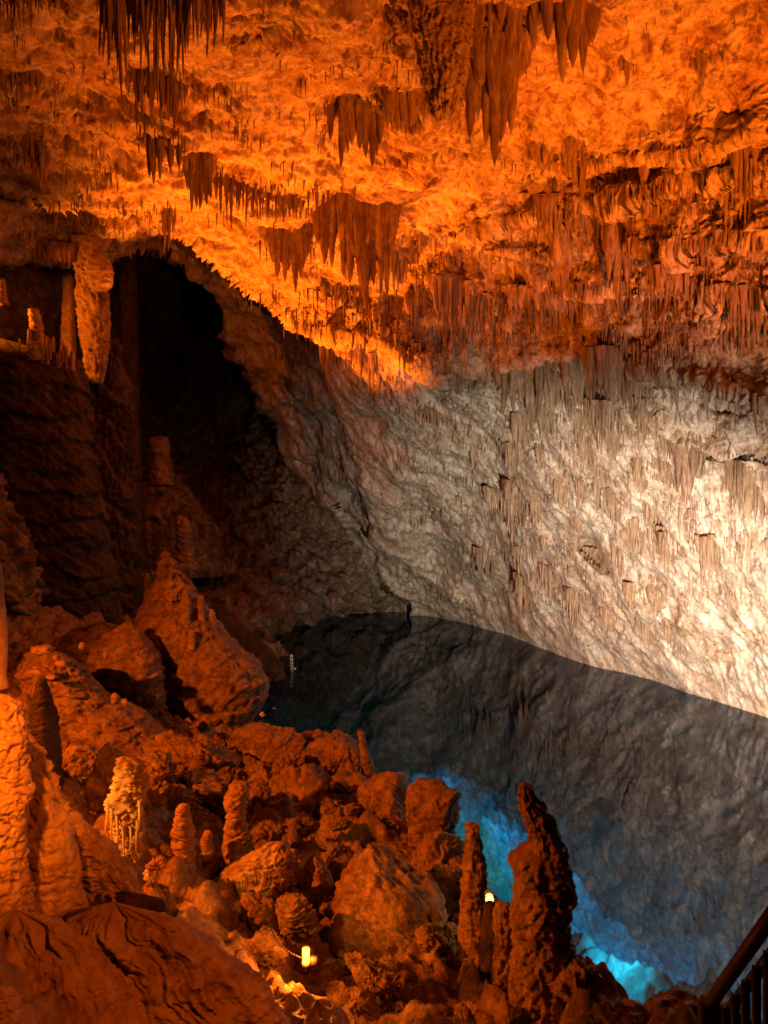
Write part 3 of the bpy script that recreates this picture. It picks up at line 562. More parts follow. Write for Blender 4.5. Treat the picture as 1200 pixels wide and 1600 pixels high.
# ---- single stalactites along the ledges (each one its own object)
FR = [  # curve, count, length range px, width px, label
 ([(540, 318), (600, 347), (650, 364), (690, 380), (740, 373)], 34, (10, 34), 5, 'small dark stalactite rimming the left of the bright ceiling basin'),
 ([(740, 373), (800, 355), (860, 340), (900, 335), (960, 325)], 36, (12, 48), 6, 'brown stalactite rimming the right of the bright ceiling basin'),
 ([(960, 322), (1035, 302), (1100, 292), (1210, 264)], 38, (12, 55), 6, 'orange stalactite in the fringe right of the basin'),
 ([(860, 252), (930, 258), (1000, 262), (1070, 255), (1200, 225)], 30, (6, 26), 4, 'thin stalactite in the sparse row under the dark ceiling slab'),
 ([(360, 300), (420, 318), (490, 330)], 14, (10, 32), 5, 'short stalactite left of the fused red curtain'),
 ([(560, 500), (640, 545), (700, 575), (770, 590)], 22, (10, 30), 6, 'stubby stalactite on the lip above the grey wall'),
 ([(640, 428), (700, 402), (780, 397), (860, 412)], 20, (12, 45), 6, 'ragged stalactite on the ledge above the wide brown curtain'),
 ([(950, 387), (1050, 397), (1200, 382)], 22, (12, 50), 7, 'brown stalactite below the right fringe'),
 ([(860, 470), (950, 462), (1050, 455), (1200, 475)], 22, (10, 45), 7, 'dim stalactite on the ledge where the orange light fades'),
 ([(1010, 590), (1100, 606), (1200, 645)], 18, (15, 55), 8, 'brown stalactite on the stepped ledge of the right wall'),
 ([(1000, 760), (1060, 800), (1130, 830), (1200, 860)], 16, (15, 50), 7, 'tan stalactite low on the bright wall'),
]
rs = np.random.RandomState(77); nsingle = 0
for pts, n, lr, wp, lab in FR:
    x0, x1 = pts[0][0], pts[-1][0]
    for i in range(n):
        x = x0+(x1-x0)*(i+rs.uniform(.1, .9)+.6*math.sin(i*1.7))/n; y = float(curve(pts, x))+rs.uniform(-4, 3)
        Yd = depth(x, y); L = (lr[0]+(lr[1]-lr[0])*rs.rand()**2.6)/F*Yd; R = wp*rs.uniform(.7, 1.4)/F*Yd*.5
        p = at(x, y, Yd); mb = MB(); spike(mb, p.x, Yd, p.z+.25, L+.25, R, 5000+nsingle, 9, 16, .35, ['drip', 'carrot', 'cone'][rs.randint(3)])
        o = mb.build('stalactite', M_STAL, None, (p.x, p.y, p.z+.25)); tag(o, ordinal(i+1)+' from the left, '+lab, 'stalactite', 'stalactites '+lab.split(' stalactite ', 1)[1]); nsingle += 1
# ---- the countless smallest drips: one object
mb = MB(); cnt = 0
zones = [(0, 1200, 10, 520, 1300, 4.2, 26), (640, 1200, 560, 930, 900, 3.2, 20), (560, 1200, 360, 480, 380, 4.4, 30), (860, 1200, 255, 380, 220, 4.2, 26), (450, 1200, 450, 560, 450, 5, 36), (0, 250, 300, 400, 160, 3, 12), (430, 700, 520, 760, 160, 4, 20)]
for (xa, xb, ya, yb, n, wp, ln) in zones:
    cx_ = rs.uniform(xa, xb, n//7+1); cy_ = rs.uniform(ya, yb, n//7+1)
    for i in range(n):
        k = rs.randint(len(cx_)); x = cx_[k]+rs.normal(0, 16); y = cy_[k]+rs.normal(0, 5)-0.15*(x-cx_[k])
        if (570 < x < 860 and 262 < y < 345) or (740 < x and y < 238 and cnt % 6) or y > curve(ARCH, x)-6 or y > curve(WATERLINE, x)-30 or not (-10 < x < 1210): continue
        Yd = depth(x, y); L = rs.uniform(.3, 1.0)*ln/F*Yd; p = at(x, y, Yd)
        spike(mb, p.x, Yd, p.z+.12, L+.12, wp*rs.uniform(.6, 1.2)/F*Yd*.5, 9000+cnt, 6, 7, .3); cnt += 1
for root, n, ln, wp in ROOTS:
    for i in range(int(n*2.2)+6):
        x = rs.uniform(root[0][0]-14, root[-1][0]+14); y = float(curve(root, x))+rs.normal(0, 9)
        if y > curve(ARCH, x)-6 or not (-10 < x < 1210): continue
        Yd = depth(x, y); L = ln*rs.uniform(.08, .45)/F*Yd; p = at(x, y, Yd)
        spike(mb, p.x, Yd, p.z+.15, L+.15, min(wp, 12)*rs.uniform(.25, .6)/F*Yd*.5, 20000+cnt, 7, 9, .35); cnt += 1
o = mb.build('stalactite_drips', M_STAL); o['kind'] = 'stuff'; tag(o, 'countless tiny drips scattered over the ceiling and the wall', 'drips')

# ================================================================== far left: column, lit stalagmites, chamber rocks
sil_rock('fluted hanging column lit orange on its left side, beside the dark chamber', [(372, 114.3, 169.2), (395, 118.5, 157.3), (420, 122.2, 158.3), (452, 125.9, 159.3), (456, 122.8, 164.3), (480, 124.8, 166.3), (520, 128.4, 165.8), (550, 134.5, 164.6), (575, 138.5, 159.9), (600, 143.4, 155.4)], 27.5, 301, name='column', cat='cave column', mat=M_FLOW, dr=.6, amp=.04, ribs=.10, ribk=34, crust=.02, cap=0)
sil_rock('dark mass of rock standing under the hanging orange column', [(530, 150, 186), (600, 138, 196), (660, 128, 205), (740, 118, 210), (820, 105, 215), (900, 90, 225), (1010, 80, 240)], 28.4, 308, name='rock_pillar', cat='rock pillar', mat=M_SHADED, dr=.7, amp=.14, ribs=.05)
sil_rock('pale banded knob bulging from the top of the tall column', [(398, 142, 160), (410, 138, 172), (430, 138, 176), (446, 140, 172), (456, 146, 164)], 26.6, 302, name='flowstone', cat='flowstone', mat=M_FLOW, amp=.08, terrace=.05)
sil_rock('slim dark column left of the tall orange column', [(430, 100, 112), (470, 99, 114), (500, 98, 115), (560, 95, 118)], 29, 303, name='column', cat='cave column', mat=M_FLOW, amp=.06, ribs=.03)
sil_rock('long shadowed column right of the tall orange column, in the chamber', [(380, 185, 208), (450, 187, 212), (550, 190, 214), (700, 186, 216), (800, 180, 222), (900, 175, 230), (980, 170, 235)], 33, 304, name='column', cat='cave column', mat=M_SHADED, amp=.06, ribs=.06, cap=0)
sil_rock('shade-coloured rock ledge under the lit stalagmites at the far left', [(545, -60, 60), (560, -80, 120), (600, -100, 135), (700, -100, 145), (800, -100, 160), (900, -100, 180), (1040, -100, 190)], 25.6, 305, name='rock_ledge', cat='rock ledge', mat=M_SHADED, dr=.5, amp=.09, scale=1.6)
stalagmite('thick knobbly stalagmite glowing yellow on the far left ledge', [(483, 46, 58), (495, 48, 62), (515, 50, 65), (530, 50, 66), (550, 46, 70), (566, 42, 76)], 25.0, 306, amp=.15, terrace=.04)
stalagmite('bright yellow stalagmite stub at the left edge', [(435, 2, 7), (448, 1, 9), (462, -2, 10), (475, -6, 14)], 24.5, 307, amp=.15)
CAND = [(31, 529, 540, 3), (69, 522, 545, 4), (74, 526, 560, 4), (79, 530, 552, 3), (84, 526, 541, 3), (67, 536, 562, 4), (99, 537, 558, 4), (94, 547, 564, 5), (46, 514, 540, 6), (90, 552, 566, 4), (104, 540, 566, 4), (113, 549, 570, 7)]
for k, (x, y0, y1, ww) in enumerate(CAND):
    stalagmite(ordinal(1+sum(c[0] < x for c in CAND))+' from the left of the candle like stalagmites on the far left ledge', [(y0, x-ww/2+.5, x+ww/2-.5), (y0+4, x-ww/2, x+ww/2), (y1+10, x-ww/2-1, x+ww/2+1)], 24.8, 320+k, group='candle like stalagmites on the far left ledge', amp=.15)
stalagmite('pale lopsided stalagmite standing in the dark of the chamber', [(684, 236, 262), (700, 234, 264), (715, 242, 262), (728, 238, 268), (745, 236, 270), (758, 235, 268)], 37, 340, mat=M_FLOW, amp=.16, terrace=.08)
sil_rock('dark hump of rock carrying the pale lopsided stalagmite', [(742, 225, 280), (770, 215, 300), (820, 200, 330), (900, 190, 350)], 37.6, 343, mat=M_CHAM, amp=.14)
stalagmite('dim broken stalagmite lower on the dark debris slope', [(808, 276, 292), (830, 274, 298), (850, 276, 300), (868, 270, 304), (890, 268, 306)], 34, 341, mat=M_FLOW, amp=.2)
chamber = [(440, 900, 46, 26), (485, 915, 40, 22), (380, 835, 34, 24), (410, 870, 40, 24), (350, 890, 44, 36), (460, 945, 50, 26), (520, 940, 44, 26), (500, 880, 40, 22), (330, 830, 30, 26), (560, 935, 36, 22), (300, 880, 50, 40), (440, 840, 36, 22), (395, 925, 46, 28), (540, 905, 30, 16), (370, 790, 30, 22), (420, 800, 26, 18), (475, 965, 46, 16), (530, 960, 30, 12), (340, 940, 50, 34), (310, 780, 26, 22), (470, 860, 26, 14), (415, 965, 42, 24), (575, 950, 28, 12)]
for k, (x, y, w_, h_) in enumerate(chamber):
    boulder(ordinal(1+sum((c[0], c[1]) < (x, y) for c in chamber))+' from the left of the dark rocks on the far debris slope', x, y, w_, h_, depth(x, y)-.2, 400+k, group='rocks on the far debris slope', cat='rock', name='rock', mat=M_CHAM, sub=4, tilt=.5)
sil_rock('dark wedge of rock sloping into the lake behind the great boulder', [(945, 300, 345), (975, 290, 375), (1000, 290, 405), (1020, 290, 425), (1040, 290, 440), (1062, 290, 446)], 26.8, 342, mat=M_SHADED, dr=.6, amp=.08, ribs=.03)

# ================================================================== the boulder mound on the near shore
g1 = empty('boulder', at(330, 1150, 16.5), 'great pyramid shaped boulder carrying stalagmites on its peak, at the lake edge', 'boulder')
sil_rock('', [(884, 250, 276), (905, 246, 290), (920, 238, 300), (950, 226, 320), (980, 218, 342), (1010, 222, 366), (1040, 234, 402), (1065, 240, 416), (1085, 246, 414), (1105, 254, 404), (1125, 262, 388), (1145, 290, 368), (1162, 315, 350)], 16.5, 500, name='rock', parent=g1, dr=.75, amp=.10, scale=.9, ribs=.03, ribk=18, power=2.2, crust=.02)
for (rw, sd, Yk) in (([(862, 256, 264), (868, 252, 268), (874, 254, 266), (880, 248, 273), (887, 251, 270), (895, 246, 281), (902, 250, 280), (912, 240, 290), (935, 236, 300)], 501, 16.3), ([(896, 227, 233), (905, 226, 235), (950, 224, 238)], 502, 16.6), ([(952, 329, 334), (962, 328, 337), (1010, 324, 342)], 503, 16.3),
        ([(930, 311, 318), (940, 309, 320), (975, 305, 322)], 504, 16.2), ([(944, 286, 294), (952, 284, 297), (990, 284, 298)], 505, 15.9), ([(918, 286, 296), (926, 284, 299), (958, 282, 302)], 507, 16.1), ([(925, 262, 270), (932, 260, 272), (965, 259, 273)], 508, 16.0), ([(985, 296, 303), (991, 294, 305), (1015, 294, 305)], 509, 15.7)):
    stalagmite('', rw, Yk, sd, parent=g1, amp=.25, step=.8)
sil_rock('layered sloping boulder leaning on the left flank of the great boulder', [(975, 190, 206), (990, 170, 222), (1010, 150, 236), (1040, 142, 250), (1080, 140, 256), (1120, 150, 262), (1160, 170, 266)], 15.2, 510, dr=.7, amp=.12, terrace=.012, scale=.7, crust=.04)
sil_rock('low layered slab behind the terraced boulder', [(983, 120, 200), (1000, 90, 220), (1030, 70, 225), (1070, 60, 230)], 16.2, 511, dr=.5, amp=.1, terrace=.04, scale=.8)
g2 = empty('boulder', at(130, 1160, 13.2), 'terraced boulder with flat stacked knobs at the left, beside the layered sloping boulder', 'boulder')
sil_rock('', [(1022, 40, 95), (1045, 36, 118), (1070, 40, 142), (1095, 60, 168), (1115, 80, 205), (1140, 90, 240), (1165, 100, 268), (1190, 110, 262)], 13.2, 512, name='rock', parent=g2, dr=.8, amp=.1, scale=.7, crust=.08, terrace=.025)
for k, (x, y, w_, h_) in enumerate([(65, 1015, 40, 16), (88, 1027, 12, 9), (55, 1050, 24, 9), (58, 1043, 16, 6), (78, 1058, 22, 8), (95, 1037, 18, 12), (180, 1092, 16, 20), (128, 1010, 9, 13), (165, 1023, 9, 12), (195, 1098, 10, 14)]):
    boulder('', x, y, w_, h_, 12.4, 520+k, name='stalagmite_knob', parent=g2, mat=M_FLOW, sub=4, amp=.1)
stalagmite('black silhouetted stalagmite in front of the terraced boulder', [(1059, 60, 70), (1070, 56, 74), (1085, 53, 78), (1100, 50, 82), (1125, 44, 88), (1160, 38, 92), (1230, 30, 95)], 9.0, 530, mat=M_SHADED, amp=.1)
stalagmite('glowing orange pillar cut by the left edge', [(880, -30, 0), (930, -32, 4), (965, -32, 8), (1010, -30, 10), (1040, -28, 9), (1056, -25, 8), (1075, -22, 12)], 5.4, 531, amp=.05)
blds = [  # label, cx, cy, w, h, Y, tilt
 ('long hump backed rock below the great boulder', 300, 1195, 190, 80, 12.6, .35, 600, .1),
 ('pale rounded boulder wedged under the right side of the great boulder', 425, 1185, 130, 115, 14.0, .2, 601, .05),
 ('low wide boulder at the back of the mound, touching the lake edge', 500, 1172, 90, 56, 14.6, .1, 602, .08),
 ('round boulder with wet highlights at the lake edge', 522, 1192, 100, 86, 13.2, 0, 603, .05),
 ('tall smooth upright boulder, largest at the right end of the mound', 607, 1262, 96, 138, 11.6, -.05, 604, .04),
 ('dark sloping boulder right of the tall smooth upright one', 672, 1275, 92, 120, 10.9, .25, 605, .06),
 ('squat dark boulder at the foot of the dark sloping boulder', 684, 1350, 88, 96, 9.9, 0, 606, .06),
 ('flat topped boulder under the round wet boulder', 486, 1236, 56, 36, 12.6, 0, 607, .08),
 ('wide cracked boulder in the middle of the mound', 534, 1258, 86, 58, 12.0, .1, 608, .1),
 ('pale lit block with an undercut front edge', 528, 1318, 92, 50, 10.8, .15, 609, .12),
 ('great tilted slab lit orange above the small lamp', 612, 1432, 230, 168, 8.6, .42, 610, .06),
 ('upright split stone at the left end of the great tilted slab', 492, 1372, 50, 62, 9.0, 0, 611, .1),
 ('rounded stone in the hollow left of the middle of the mound', 440, 1262, 44, 32, 12.2, .1, 612, .1),
 ('smooth egg shaped stone below the round wet boulder', 452, 1278, 52, 30, 11.4, .1, 613, .06),
 ('tan stone perched above the fringed flowstone', 412, 1302, 58, 44, 10.6, 0, 614, .08),
 ('small pointed stone beside the tan perched stone', 470, 1290, 38, 34, 11.0, .2, 615, .1),
 ('arched boulder over a black hollow', 330, 1240, 110, 62, 11.2, .5, 616, .1),
 ('brown boulder sunk in shadow left of the arched boulder', 240, 1225, 84, 90, 10.9, 0, 617, .12),
 ('dark upright boulder behind the bright draped stalagmite', 168, 1212, 70, 110, 9.6, 0, 618, .08),
 ('shadowed rock at the foot of the terraced boulder', 118, 1190, 66, 60, 10.6, 0, 619, .1),
 ('broken rock with sharp lower edge right of the tilted slab', 690, 1392, 70, 90, 9.2, .1, 620, .08),
 ('dark reddish rock at the lower right between shelf and railing', 1062, 1592, 120, 78, 5.9, .1, 621, .08),
 ('low dark rock at the left end of the bright turquoise shallows', 905, 1545, 90, 70, 6.7, .4, 622, .1),
 ('dark wet rock at the bottom edge in front of the turquoise shallows', 975, 1606, 130, 60, 6.0, .3, 623, .1),
 ('small dark rock in the bottom shadow below the tall stalagmite', 815, 1590, 40, 30, 6.0, 0, 624, .1),
 ('rough rock standing in the lamp glow, left of the lamp', 418, 1482, 60, 44, 7.1, .2, 625, .14),
 ('crusted rock just above the small lamp', 462, 1432, 76, 62, 7.9, 0, 626, .14),
 ('knobbly crusted rock below the fringed flowstone', 400, 1428, 60, 58, 8.0, .2, 627, .14),
 ('crusted rock at the lower end of the great tilted slab', 590, 1528, 80, 40, 7.1, .3, 628, .14),
 ('jagged small boulder between the split stone and the pale lit block', 560, 1350, 66, 46, 10.2, 0, 629, .12),
 ('reddish boulder at the top of the slab below the tall smooth boulder', 620, 1345, 76, 46, 10.2, .2, 630, .08),
 ('stone bridging the gap beside the dark squat boulder', 545, 1222, 50, 40, 12.9, .2, 631, .1),
 ('small angular rock crowning the dark sloping boulder', 662, 1232, 40, 30, 11.3, .3, 632, .1),
 ('rounded boulder left of the wide cracked boulder', 492, 1270, 40, 34, 11.9, 0, 633, .1),
]
for (lab, x, y, w_, h_, Y, tl, sd, am) in blds:
    boulder(lab, x, y, w_, h_, Y, sd, tilt=tl, amp=am*1.3, crust=am*.25, sub=6 if w_ > 75 else 5)
stalagmite('short spire rising at the lake edge right of the round wet boulder', [(1143, 558, 568), (1152, 560, 570), (1170, 562, 575), (1190, 564, 582), (1215, 566, 590)], 12.7, 540, mat=M_BOUL, amp=.12)
stalagmite('twin stub on the crest beside the short spire', [(1141, 520, 532), (1150, 520, 542), (1165, 518, 546)], 13.4, 541, mat=M_BOUL, amp=.15)
# knobbly stalagmites in the hollows
stalagmite('stacked knobbly stalagmite in the dark hollow, left of the fringed flowstone', [(1256, 282, 290), (1264, 279, 292), (1275, 278, 294), (1300, 272, 300), (1330, 272, 302), (1350, 276, 299), (1365, 278, 300)], 8.8, 542, amp=.2, terrace=.03, crust=.1)
stalagmite('tall crooked stalagmite with a rounded head above the fringed flowstone', [(1222, 364, 382), (1232, 360, 387), (1242, 358, 386), (1252, 354, 382), (1270, 360, 380), (1290, 356, 380), (1310, 352, 390), (1330, 352, 392), (1350, 350, 396)], 9.6, 543, amp=.16, terrace=.03, crust=.1)
stalagmite('curled knob glowing in the hollow between two stalagmites', [(1298, 320, 330), (1306, 316, 333), (1316, 312, 330), (1330, 316, 336), (1342, 314, 330)], 9.2, 546, amp=.2)
stalagmite('striped stub right of the fringed flowstone', [(1328, 452, 460), (1336, 451, 463), (1350, 450, 463), (1366, 448, 458)], 9.3, 547, amp=.1, terrace=.03)
g3 = empty('flowstone', at(400, 1400, 8.9), 'fan of crusted flowstone with a fringe of small drips at its foot', 'flowstone')
sil_rock('', [(1318, 420, 444), (1330, 400, 450), (1345, 378, 453), (1360, 350, 455), (1378, 344, 448), (1395, 343, 425), (1410, 345, 400)], 8.9, 548, name='crust', parent=g3, mat=M_FLOW, dr=.6, amp=.12, crust=.2, scale=.3)
mb = MB()
for k in range(16):
    x = 372+k*4.4+(k*7 % 5)*.5; p = at(x, 1364+(k-8)*-.9, 8.45); spike(mb, p.x, p.y, p.z, .10+.14*((k*13) % 7)/7, .012+.008*((k*5) % 4)/4, 700+k, 7, 10, .4, 'drip', .04)
mb.build('drip_fringe', M_FLOW, g3, at(405, 1366, 8.45))

# draped stalagmite, brightly lit
g4 = empty('stalagmite', at(200, 1345, 6.6), 'brightly lit draped stalagmite with hanging ribbons, left of the hollow', 'stalagmite')
sil_rock('', [(1183, 193.6, 199.2), (1192, 190.4, 211.2), (1205, 186.4, 214.4), (1225, 184.0, 216.8), (1245, 180.8, 217.6), (1262, 179.2, 218.4), (1285, 184.0, 216.8), (1310, 188.8, 212.8), (1340, 193.6, 211.2)], 6.6, 550, name='rock', parent=g4, mat=M_FLOW, amp=.3, crust=.2, scale=.13, ribs=.035, ribk=9)
for k, (x, y0, y1, ww) in enumerate([(168, 1255, 1300, 5), (174, 1262, 1322, 6), (183, 1270, 1335, 6), (214, 1280, 1335, 5), (219, 1250, 1310, 6), (205, 1290, 1330, 6), (192, 1290, 1345, 7)]):
    mb = MB(); p = at(x, y0, 6.45); spike(mb, p.x, p.y, p.z, (y1-y0)/F*6.45, ww/F*3.4, 750+k, 8, 20, .4, 'drip', .05); mb.build('ribbon', M_FLOW, g4, p)
boulder('bright yellow wet stone below the draped stalagmite', 243, 1357, 26, 36, 6.9, 551, cat='rock', name='rock', mat=M_FLOW, sub=5, amp=.2, crust=.15, tilt=.4)
boulder('small glinting wet stone right of the bright yellow one', 265, 1376, 9, 16, 6.7, 552, cat='rock', name='rock', mat=M_FLOW, sub=4, amp=.2)

# near flowstones on the left
sil_rock('nodular flowstone wall glowing orange along the left edge', [(1088, -120, 8), (1110, -120, 22), (1150, -120, 32), (1200, -120, 36), (1240, -120, 40), (1300, -120, 30), (1345, -120, 26), (1370, -120, 34), (1410, -120, 42), (1450, -120, 40), (1490, -120, 34), (1525, -120, 26), (1545, -120, 12)], 4.2, 560, name='flowstone', cat='flowstone', mat=M_FLOW, dr=.6, amp=.07, crust=.12, scale=.22, ribs=.006, cap=.1)
sil_rock('dark dimpled flowstone bulge behind the glowing left edge wall', [(1192, 10, 40), (1220, 0, 66), (1260, -10, 84), (1310, -20, 104), (1360, -20, 118), (1410, -20, 128), (1450, -20, 132), (1490, 0, 128)], 4.9, 561, name='flowstone', cat='flowstone', mat=M_FLOW, dr=.5, amp=.06, grain=(1.35, .07, .012), crust=.04, scale=.4)
sil_rock('ribbed sloping flowstone shelf with a ragged upper edge', [(1085, 2, 12), (1110, 8, 30), (1150, 14, 46), (1190, 22, 72), (1220, 30, 80), (1250, 40, 92), (1280, 50, 118), (1300, 60, 140), (1325, 70, 172), (1350, 80, 196), (1380, 90, 210), (1400, 100, 216), (1412, 110, 214), (1440, 110, 190)], 5.5, 562, name='flowstone', cat='flowstone', mat=M_FLOW, dr=.4, amp=.07, grain=(1.1, .05, .012), crust=.12, scale=.3)
sil_rock('large smooth flowstone ridge with a lit crest, sweeping down to the bottom edge', [(1378, 150, 276), (1390, 130, 292), (1405, 110, 310), (1425, 90, 330), (1450, 70, 350), (1475, 60, 378), (1500, 80, 408), (1512, 70, 416), (1530, 60, 420), (1560, 40, 434), (1600, 0, 460), (1660, -60, 500), (1760, -100, 560)], 4.5, 563, name='flowstone', cat='flowstone', mat=M_FLOW, dr=.4, amp=.08, grain=(.95, .09, .03), scale=.42, lean=-.25, power=2.0, crust=.05, cap=.1)
sil_rock('smooth folded flowstone lobe at the bottom left', [(1440, -40, 90), (1480, -60, 130), (1520, -60, 165), (1560, -40, 200), (1610, -60, 250), (1700, -100, 300)], 3.9, 564, name='flowstone', cat='flowstone', mat=M_FLOW, dr=.5, amp=.09, grain=(1.1, .11, .025), scale=.4, crust=.03)
sil_rock('dark flowstone hollow between the dimpled bulge and the smooth ridge', [(1410, 110, 250), (1440, 90, 270), (1500, 80, 300), (1560, 60, 320)], 5.4, 565, name='flowstone', cat='flowstone', mat=M_SHADED, dr=.4, amp=.08, scale=.5)
sil_rock('small bright stump in the bottom left corner', [(1546, -30, 12), (1556, -30, 22), (1580, -30, 26), (1620, -30, 30), (1680, -30, 32)], 3.2, 566, name='flowstone', cat='flowstone', mat=M_FLOW, amp=.12, crust=.1, scale=.12)

# tall stalagmites by the lake at the lower right
sil_rock('tallest stalagmite, leaning with a hooked left shoulder, in front of the lake', [(1223, 814.0, 825.0), (1230, 810.8, 830.2), (1245, 812.2, 835.8), (1262, 815.2, 848.8), (1285, 822.0, 864.0), (1305, 828.3, 873.7), (1325, 829.1, 882.9), (1334, 807.2, 882.8), (1342, 801.7, 882.3), (1360, 805.6, 885.4), (1380, 809.8, 892.2), (1402, 811.0, 895.0), (1410, 809.4, 886.6), (1430, 807.4, 884.6), (1465, 807.7, 888.3), (1485, 808.2, 893.8), (1520, 804.8, 897.2), (1560, 797.9, 902.1), (1620, 791.2, 908.8)], 7.0, 570, name='stalagmite', cat='stalagmite', mat=M_BOUL, dr=.8, amp=.10, crust=.05, ribs=.02, ribk=9, scale=.34, step=1.3)
sil_rock('flat topped stalagmite rising between the dark boulders and the turquoise water', [(1287, 728.5, 747.5), (1293, 727.3, 749.7), (1302, 730.3, 748.7), (1330, 727.8, 752.2), (1370, 726.4, 753.6), (1410, 723.4, 754.6), (1470, 720.3, 755.7), (1530, 717.6, 758.4), (1620, 712.0, 763.0)], 8.0, 571, name='stalagmite', cat='stalagmite', mat=M_BOUL, dr=.8, amp=.09, ribs=.015, crust=.05, scale=.3, cap=0)
sil_rock('low round headed stalagmite left of the tallest stalagmite', [(1410, 781.5, 790.5), (1416, 778.1, 796.9), (1430, 774.2, 799.8), (1470, 772.8, 801.2), (1530, 769.8, 804.2), (1620, 766.9, 808.1)], 7.3, 572, name='stalagmite', cat='stalagmite', mat=M_BOUL, amp=.1, ribs=.015, scale=.2)
sil_rock('broken stump hiding the far warm lamp', [(1408, 759.5, 768.5), (1414, 757.6, 773.4), (1440, 755.5, 776.5), (1500, 752.2, 777.8), (1620, 746.2, 783.8)], 7.6, 573, name='stalagmite', cat='stalagmite', mat=M_BOUL, amp=.1, ribs=.015, scale=.2)

# ---- loose rubble between the boulders
rr = np.random.RandomState(3); rub = []
for tries in range(3000):
    if len(rub) >= 240: break
    px_, py_ = rr.uniform(100, 730), rr.uniform(1130, 1570)
    if py_ < 1135+max(0, (px_-400))*.62 or (px_ < 420 and py_ > 1400) or (px_ < 230 and py_ > 1200): continue
    Yd = float(np.interp(py_, [1100, 1150, 1250, 1350, 1450, 1570], [15.5, 14.3, 11.5, 9.7, 8.1, 6.8])); w_ = rr.uniform(12, 46)
    p = at(px_, py_, Yd); zg = ground_z(p.x, Yd); ys_ = 800-(zg-CAMZ)*F/Yd
    near = min(blds, key=lambda c: (c[1]-px_)**2+(c[2]-ys_)**2)
    rub.append((px_, Yd, w_, p.x, zg, near[0]))
for k, (px_, Yd, w_, X_, zg, nb) in enumerate(rub):
    V, T = boulder_mesh(px_, 0, w_, w_*rr.uniform(.5, .95), Yd, 1000+k, sub=5 if w_ > 26 else 4, amp=.2, tilt=rr.uniform(-.6, .6), crust=.03)
    o = link_mesh('rock', V+np.array([X_, Yd, zg+w_/F*Yd*.15]), T, M_BOUL, None, (X_, Yd, zg))
    r_ = 1+sum(c[5] == nb and c[0] < px_ for c in rub); sh = ' '.join(re.sub(r'[,]', '', nb).split()[:10])
    tag(o, ordinal(r_)+' loose rock from the left around the '+' '.join(sh.split()[:8]), 'rock', 'loose rubble between the boulders')

# ================================================================== small things
def flat(name, col, rough_=.6, emit=None, es=0):
    m = bpy.data.materials.new(name); m.use_nodes = True; b = m.node_tree.nodes['Principled BSDF']
    n = N(m.node_tree, 'ShaderNodeTexNoise'); n.inputs['Scale'].default_value = 30; n.inputs['Detail'].default_value = 4
    r = N(m.node_tree, 'ShaderNodeMix', data_type='RGBA'); r.inputs[6].default_value = (*[c*.7 for c in col], 1); r.inputs[7].default_value = (*col, 1)
    tc_ = N(m.node_tree, 'ShaderNodeTexCoord'); m.node_tree.links.new(tc_.outputs['Object'], n.inputs['Vector'])
    m.node_tree.links.new(n.outputs['Fac'], r.inputs[0]); m.node_tree.links.new(r.outputs[2], b.inputs['Base Color']); b.inputs['Roughness'].default_value = rough_
    if emit: b.inputs['Emission Color'].default_value = (*emit, 1); b.inputs['Emission Strength'].default_value = es
    return m
M_WHITE = flat('white_paint', (.8, .8, .78)); M_BLACK = flat('black_rubber', (.02, .02, .02)); M_MET = flat('lamp_housing_metal', (.12, .1, .09), .4)
M_GLOW = flat('glowing_lamp_glass', (.9, .6, .3), .4, (1, .36, .03), 6); M_WOOD = flat('brown_stained_wood', (.09, .04, .02), .55)
def cyl(mb, a, b, r, seg=12, r2=None):
    a, b = Vector(a), Vector(b); d = (b-a).normalized(); u = d.orthogonal().normalized(); v = d.cross(u); r2 = r if r2 is None else r2
    V = [a+(u*math.cos(t)+v*math.sin(t))*r for t in np.arange(seg)/seg*6.28318]+[b+(u*math.cos(t)+v*math.sin(t))*r2 for t in np.arange(seg)/seg*6.28318]+[a, b]
    Q = [(i, (i+1) % seg, seg+(i+1) % seg, seg+i) for i in range(seg)]; T = [(2*seg, (i+1) % seg, i) for i in range(seg)]+[(2*seg+1, seg+i, seg+(i+1) % seg) for i in range(seg)]
    mb.add([x[:] for x in V], Q, T)
def beam(mb, a, b, w_, h_):
    a, b = Vector(a), Vector(b); d = (b-a).normalized(); s_ = d.cross(Vector((0, 0, 1)))
    s_ = s_.normalized() if s_.length > .05 else Vector((1, 0, 0)); u = s_.cross(d).normalized(); s_ *= w_/2; u *= h_/2
    V = [p+i*s_+j*u for p in (a, b) for i, j in ((-1, -1), (1, -1), (1, 1), (-1, 1))]
    mb.add([x[:] for x in V], [(0, 1, 2, 3)[::-1], (4, 5, 6, 7), (0, 1, 5, 4), (1, 2, 6, 5), (2, 3, 7, 6), (3, 0, 4, 7)])
Yl = 6.7; base = at(478, 1506, Yl)
lamp = empty('path_lamp', base, 'small glowing orange lamp standing on the rubble below the tilted slab', 'lamp')
mb = MB(); cyl(mb, at(478, 1503, Yl), at(478, 1480, Yl), .033, 16); mb.build('lamp_glass', M_GLOW, lamp, at(478, 1503, Yl))
mb = MB(); cyl(mb, at(478, 1508, Yl), at(478, 1503, Yl), .04, 16); cyl(mb, at(478, 1480, Yl), at(478, 1477.5, Yl), .033, 16, .02); mb.build('lamp_cap', M_MET, lamp, base)
mb = MB(); beam(mb, at(472, 1491, Yl+.055), at(484, 1491, Yl+.055), .03, .15); beam(mb, at(484, 1500, Yl+.04), at(495, 1501, Yl+.04), .06, .07); cyl(mb, at(478, 1508, Yl+.05), at(478, 1516, Yl+.05), .008, 8); mb.build('housing', M_MET, lamp, base)
pl = bpy.data.lights.new('path_lamp_light', 'POINT'); pl.energy = 48; pl.color = (1, .2, .01); pl.shadow_soft_size = .03
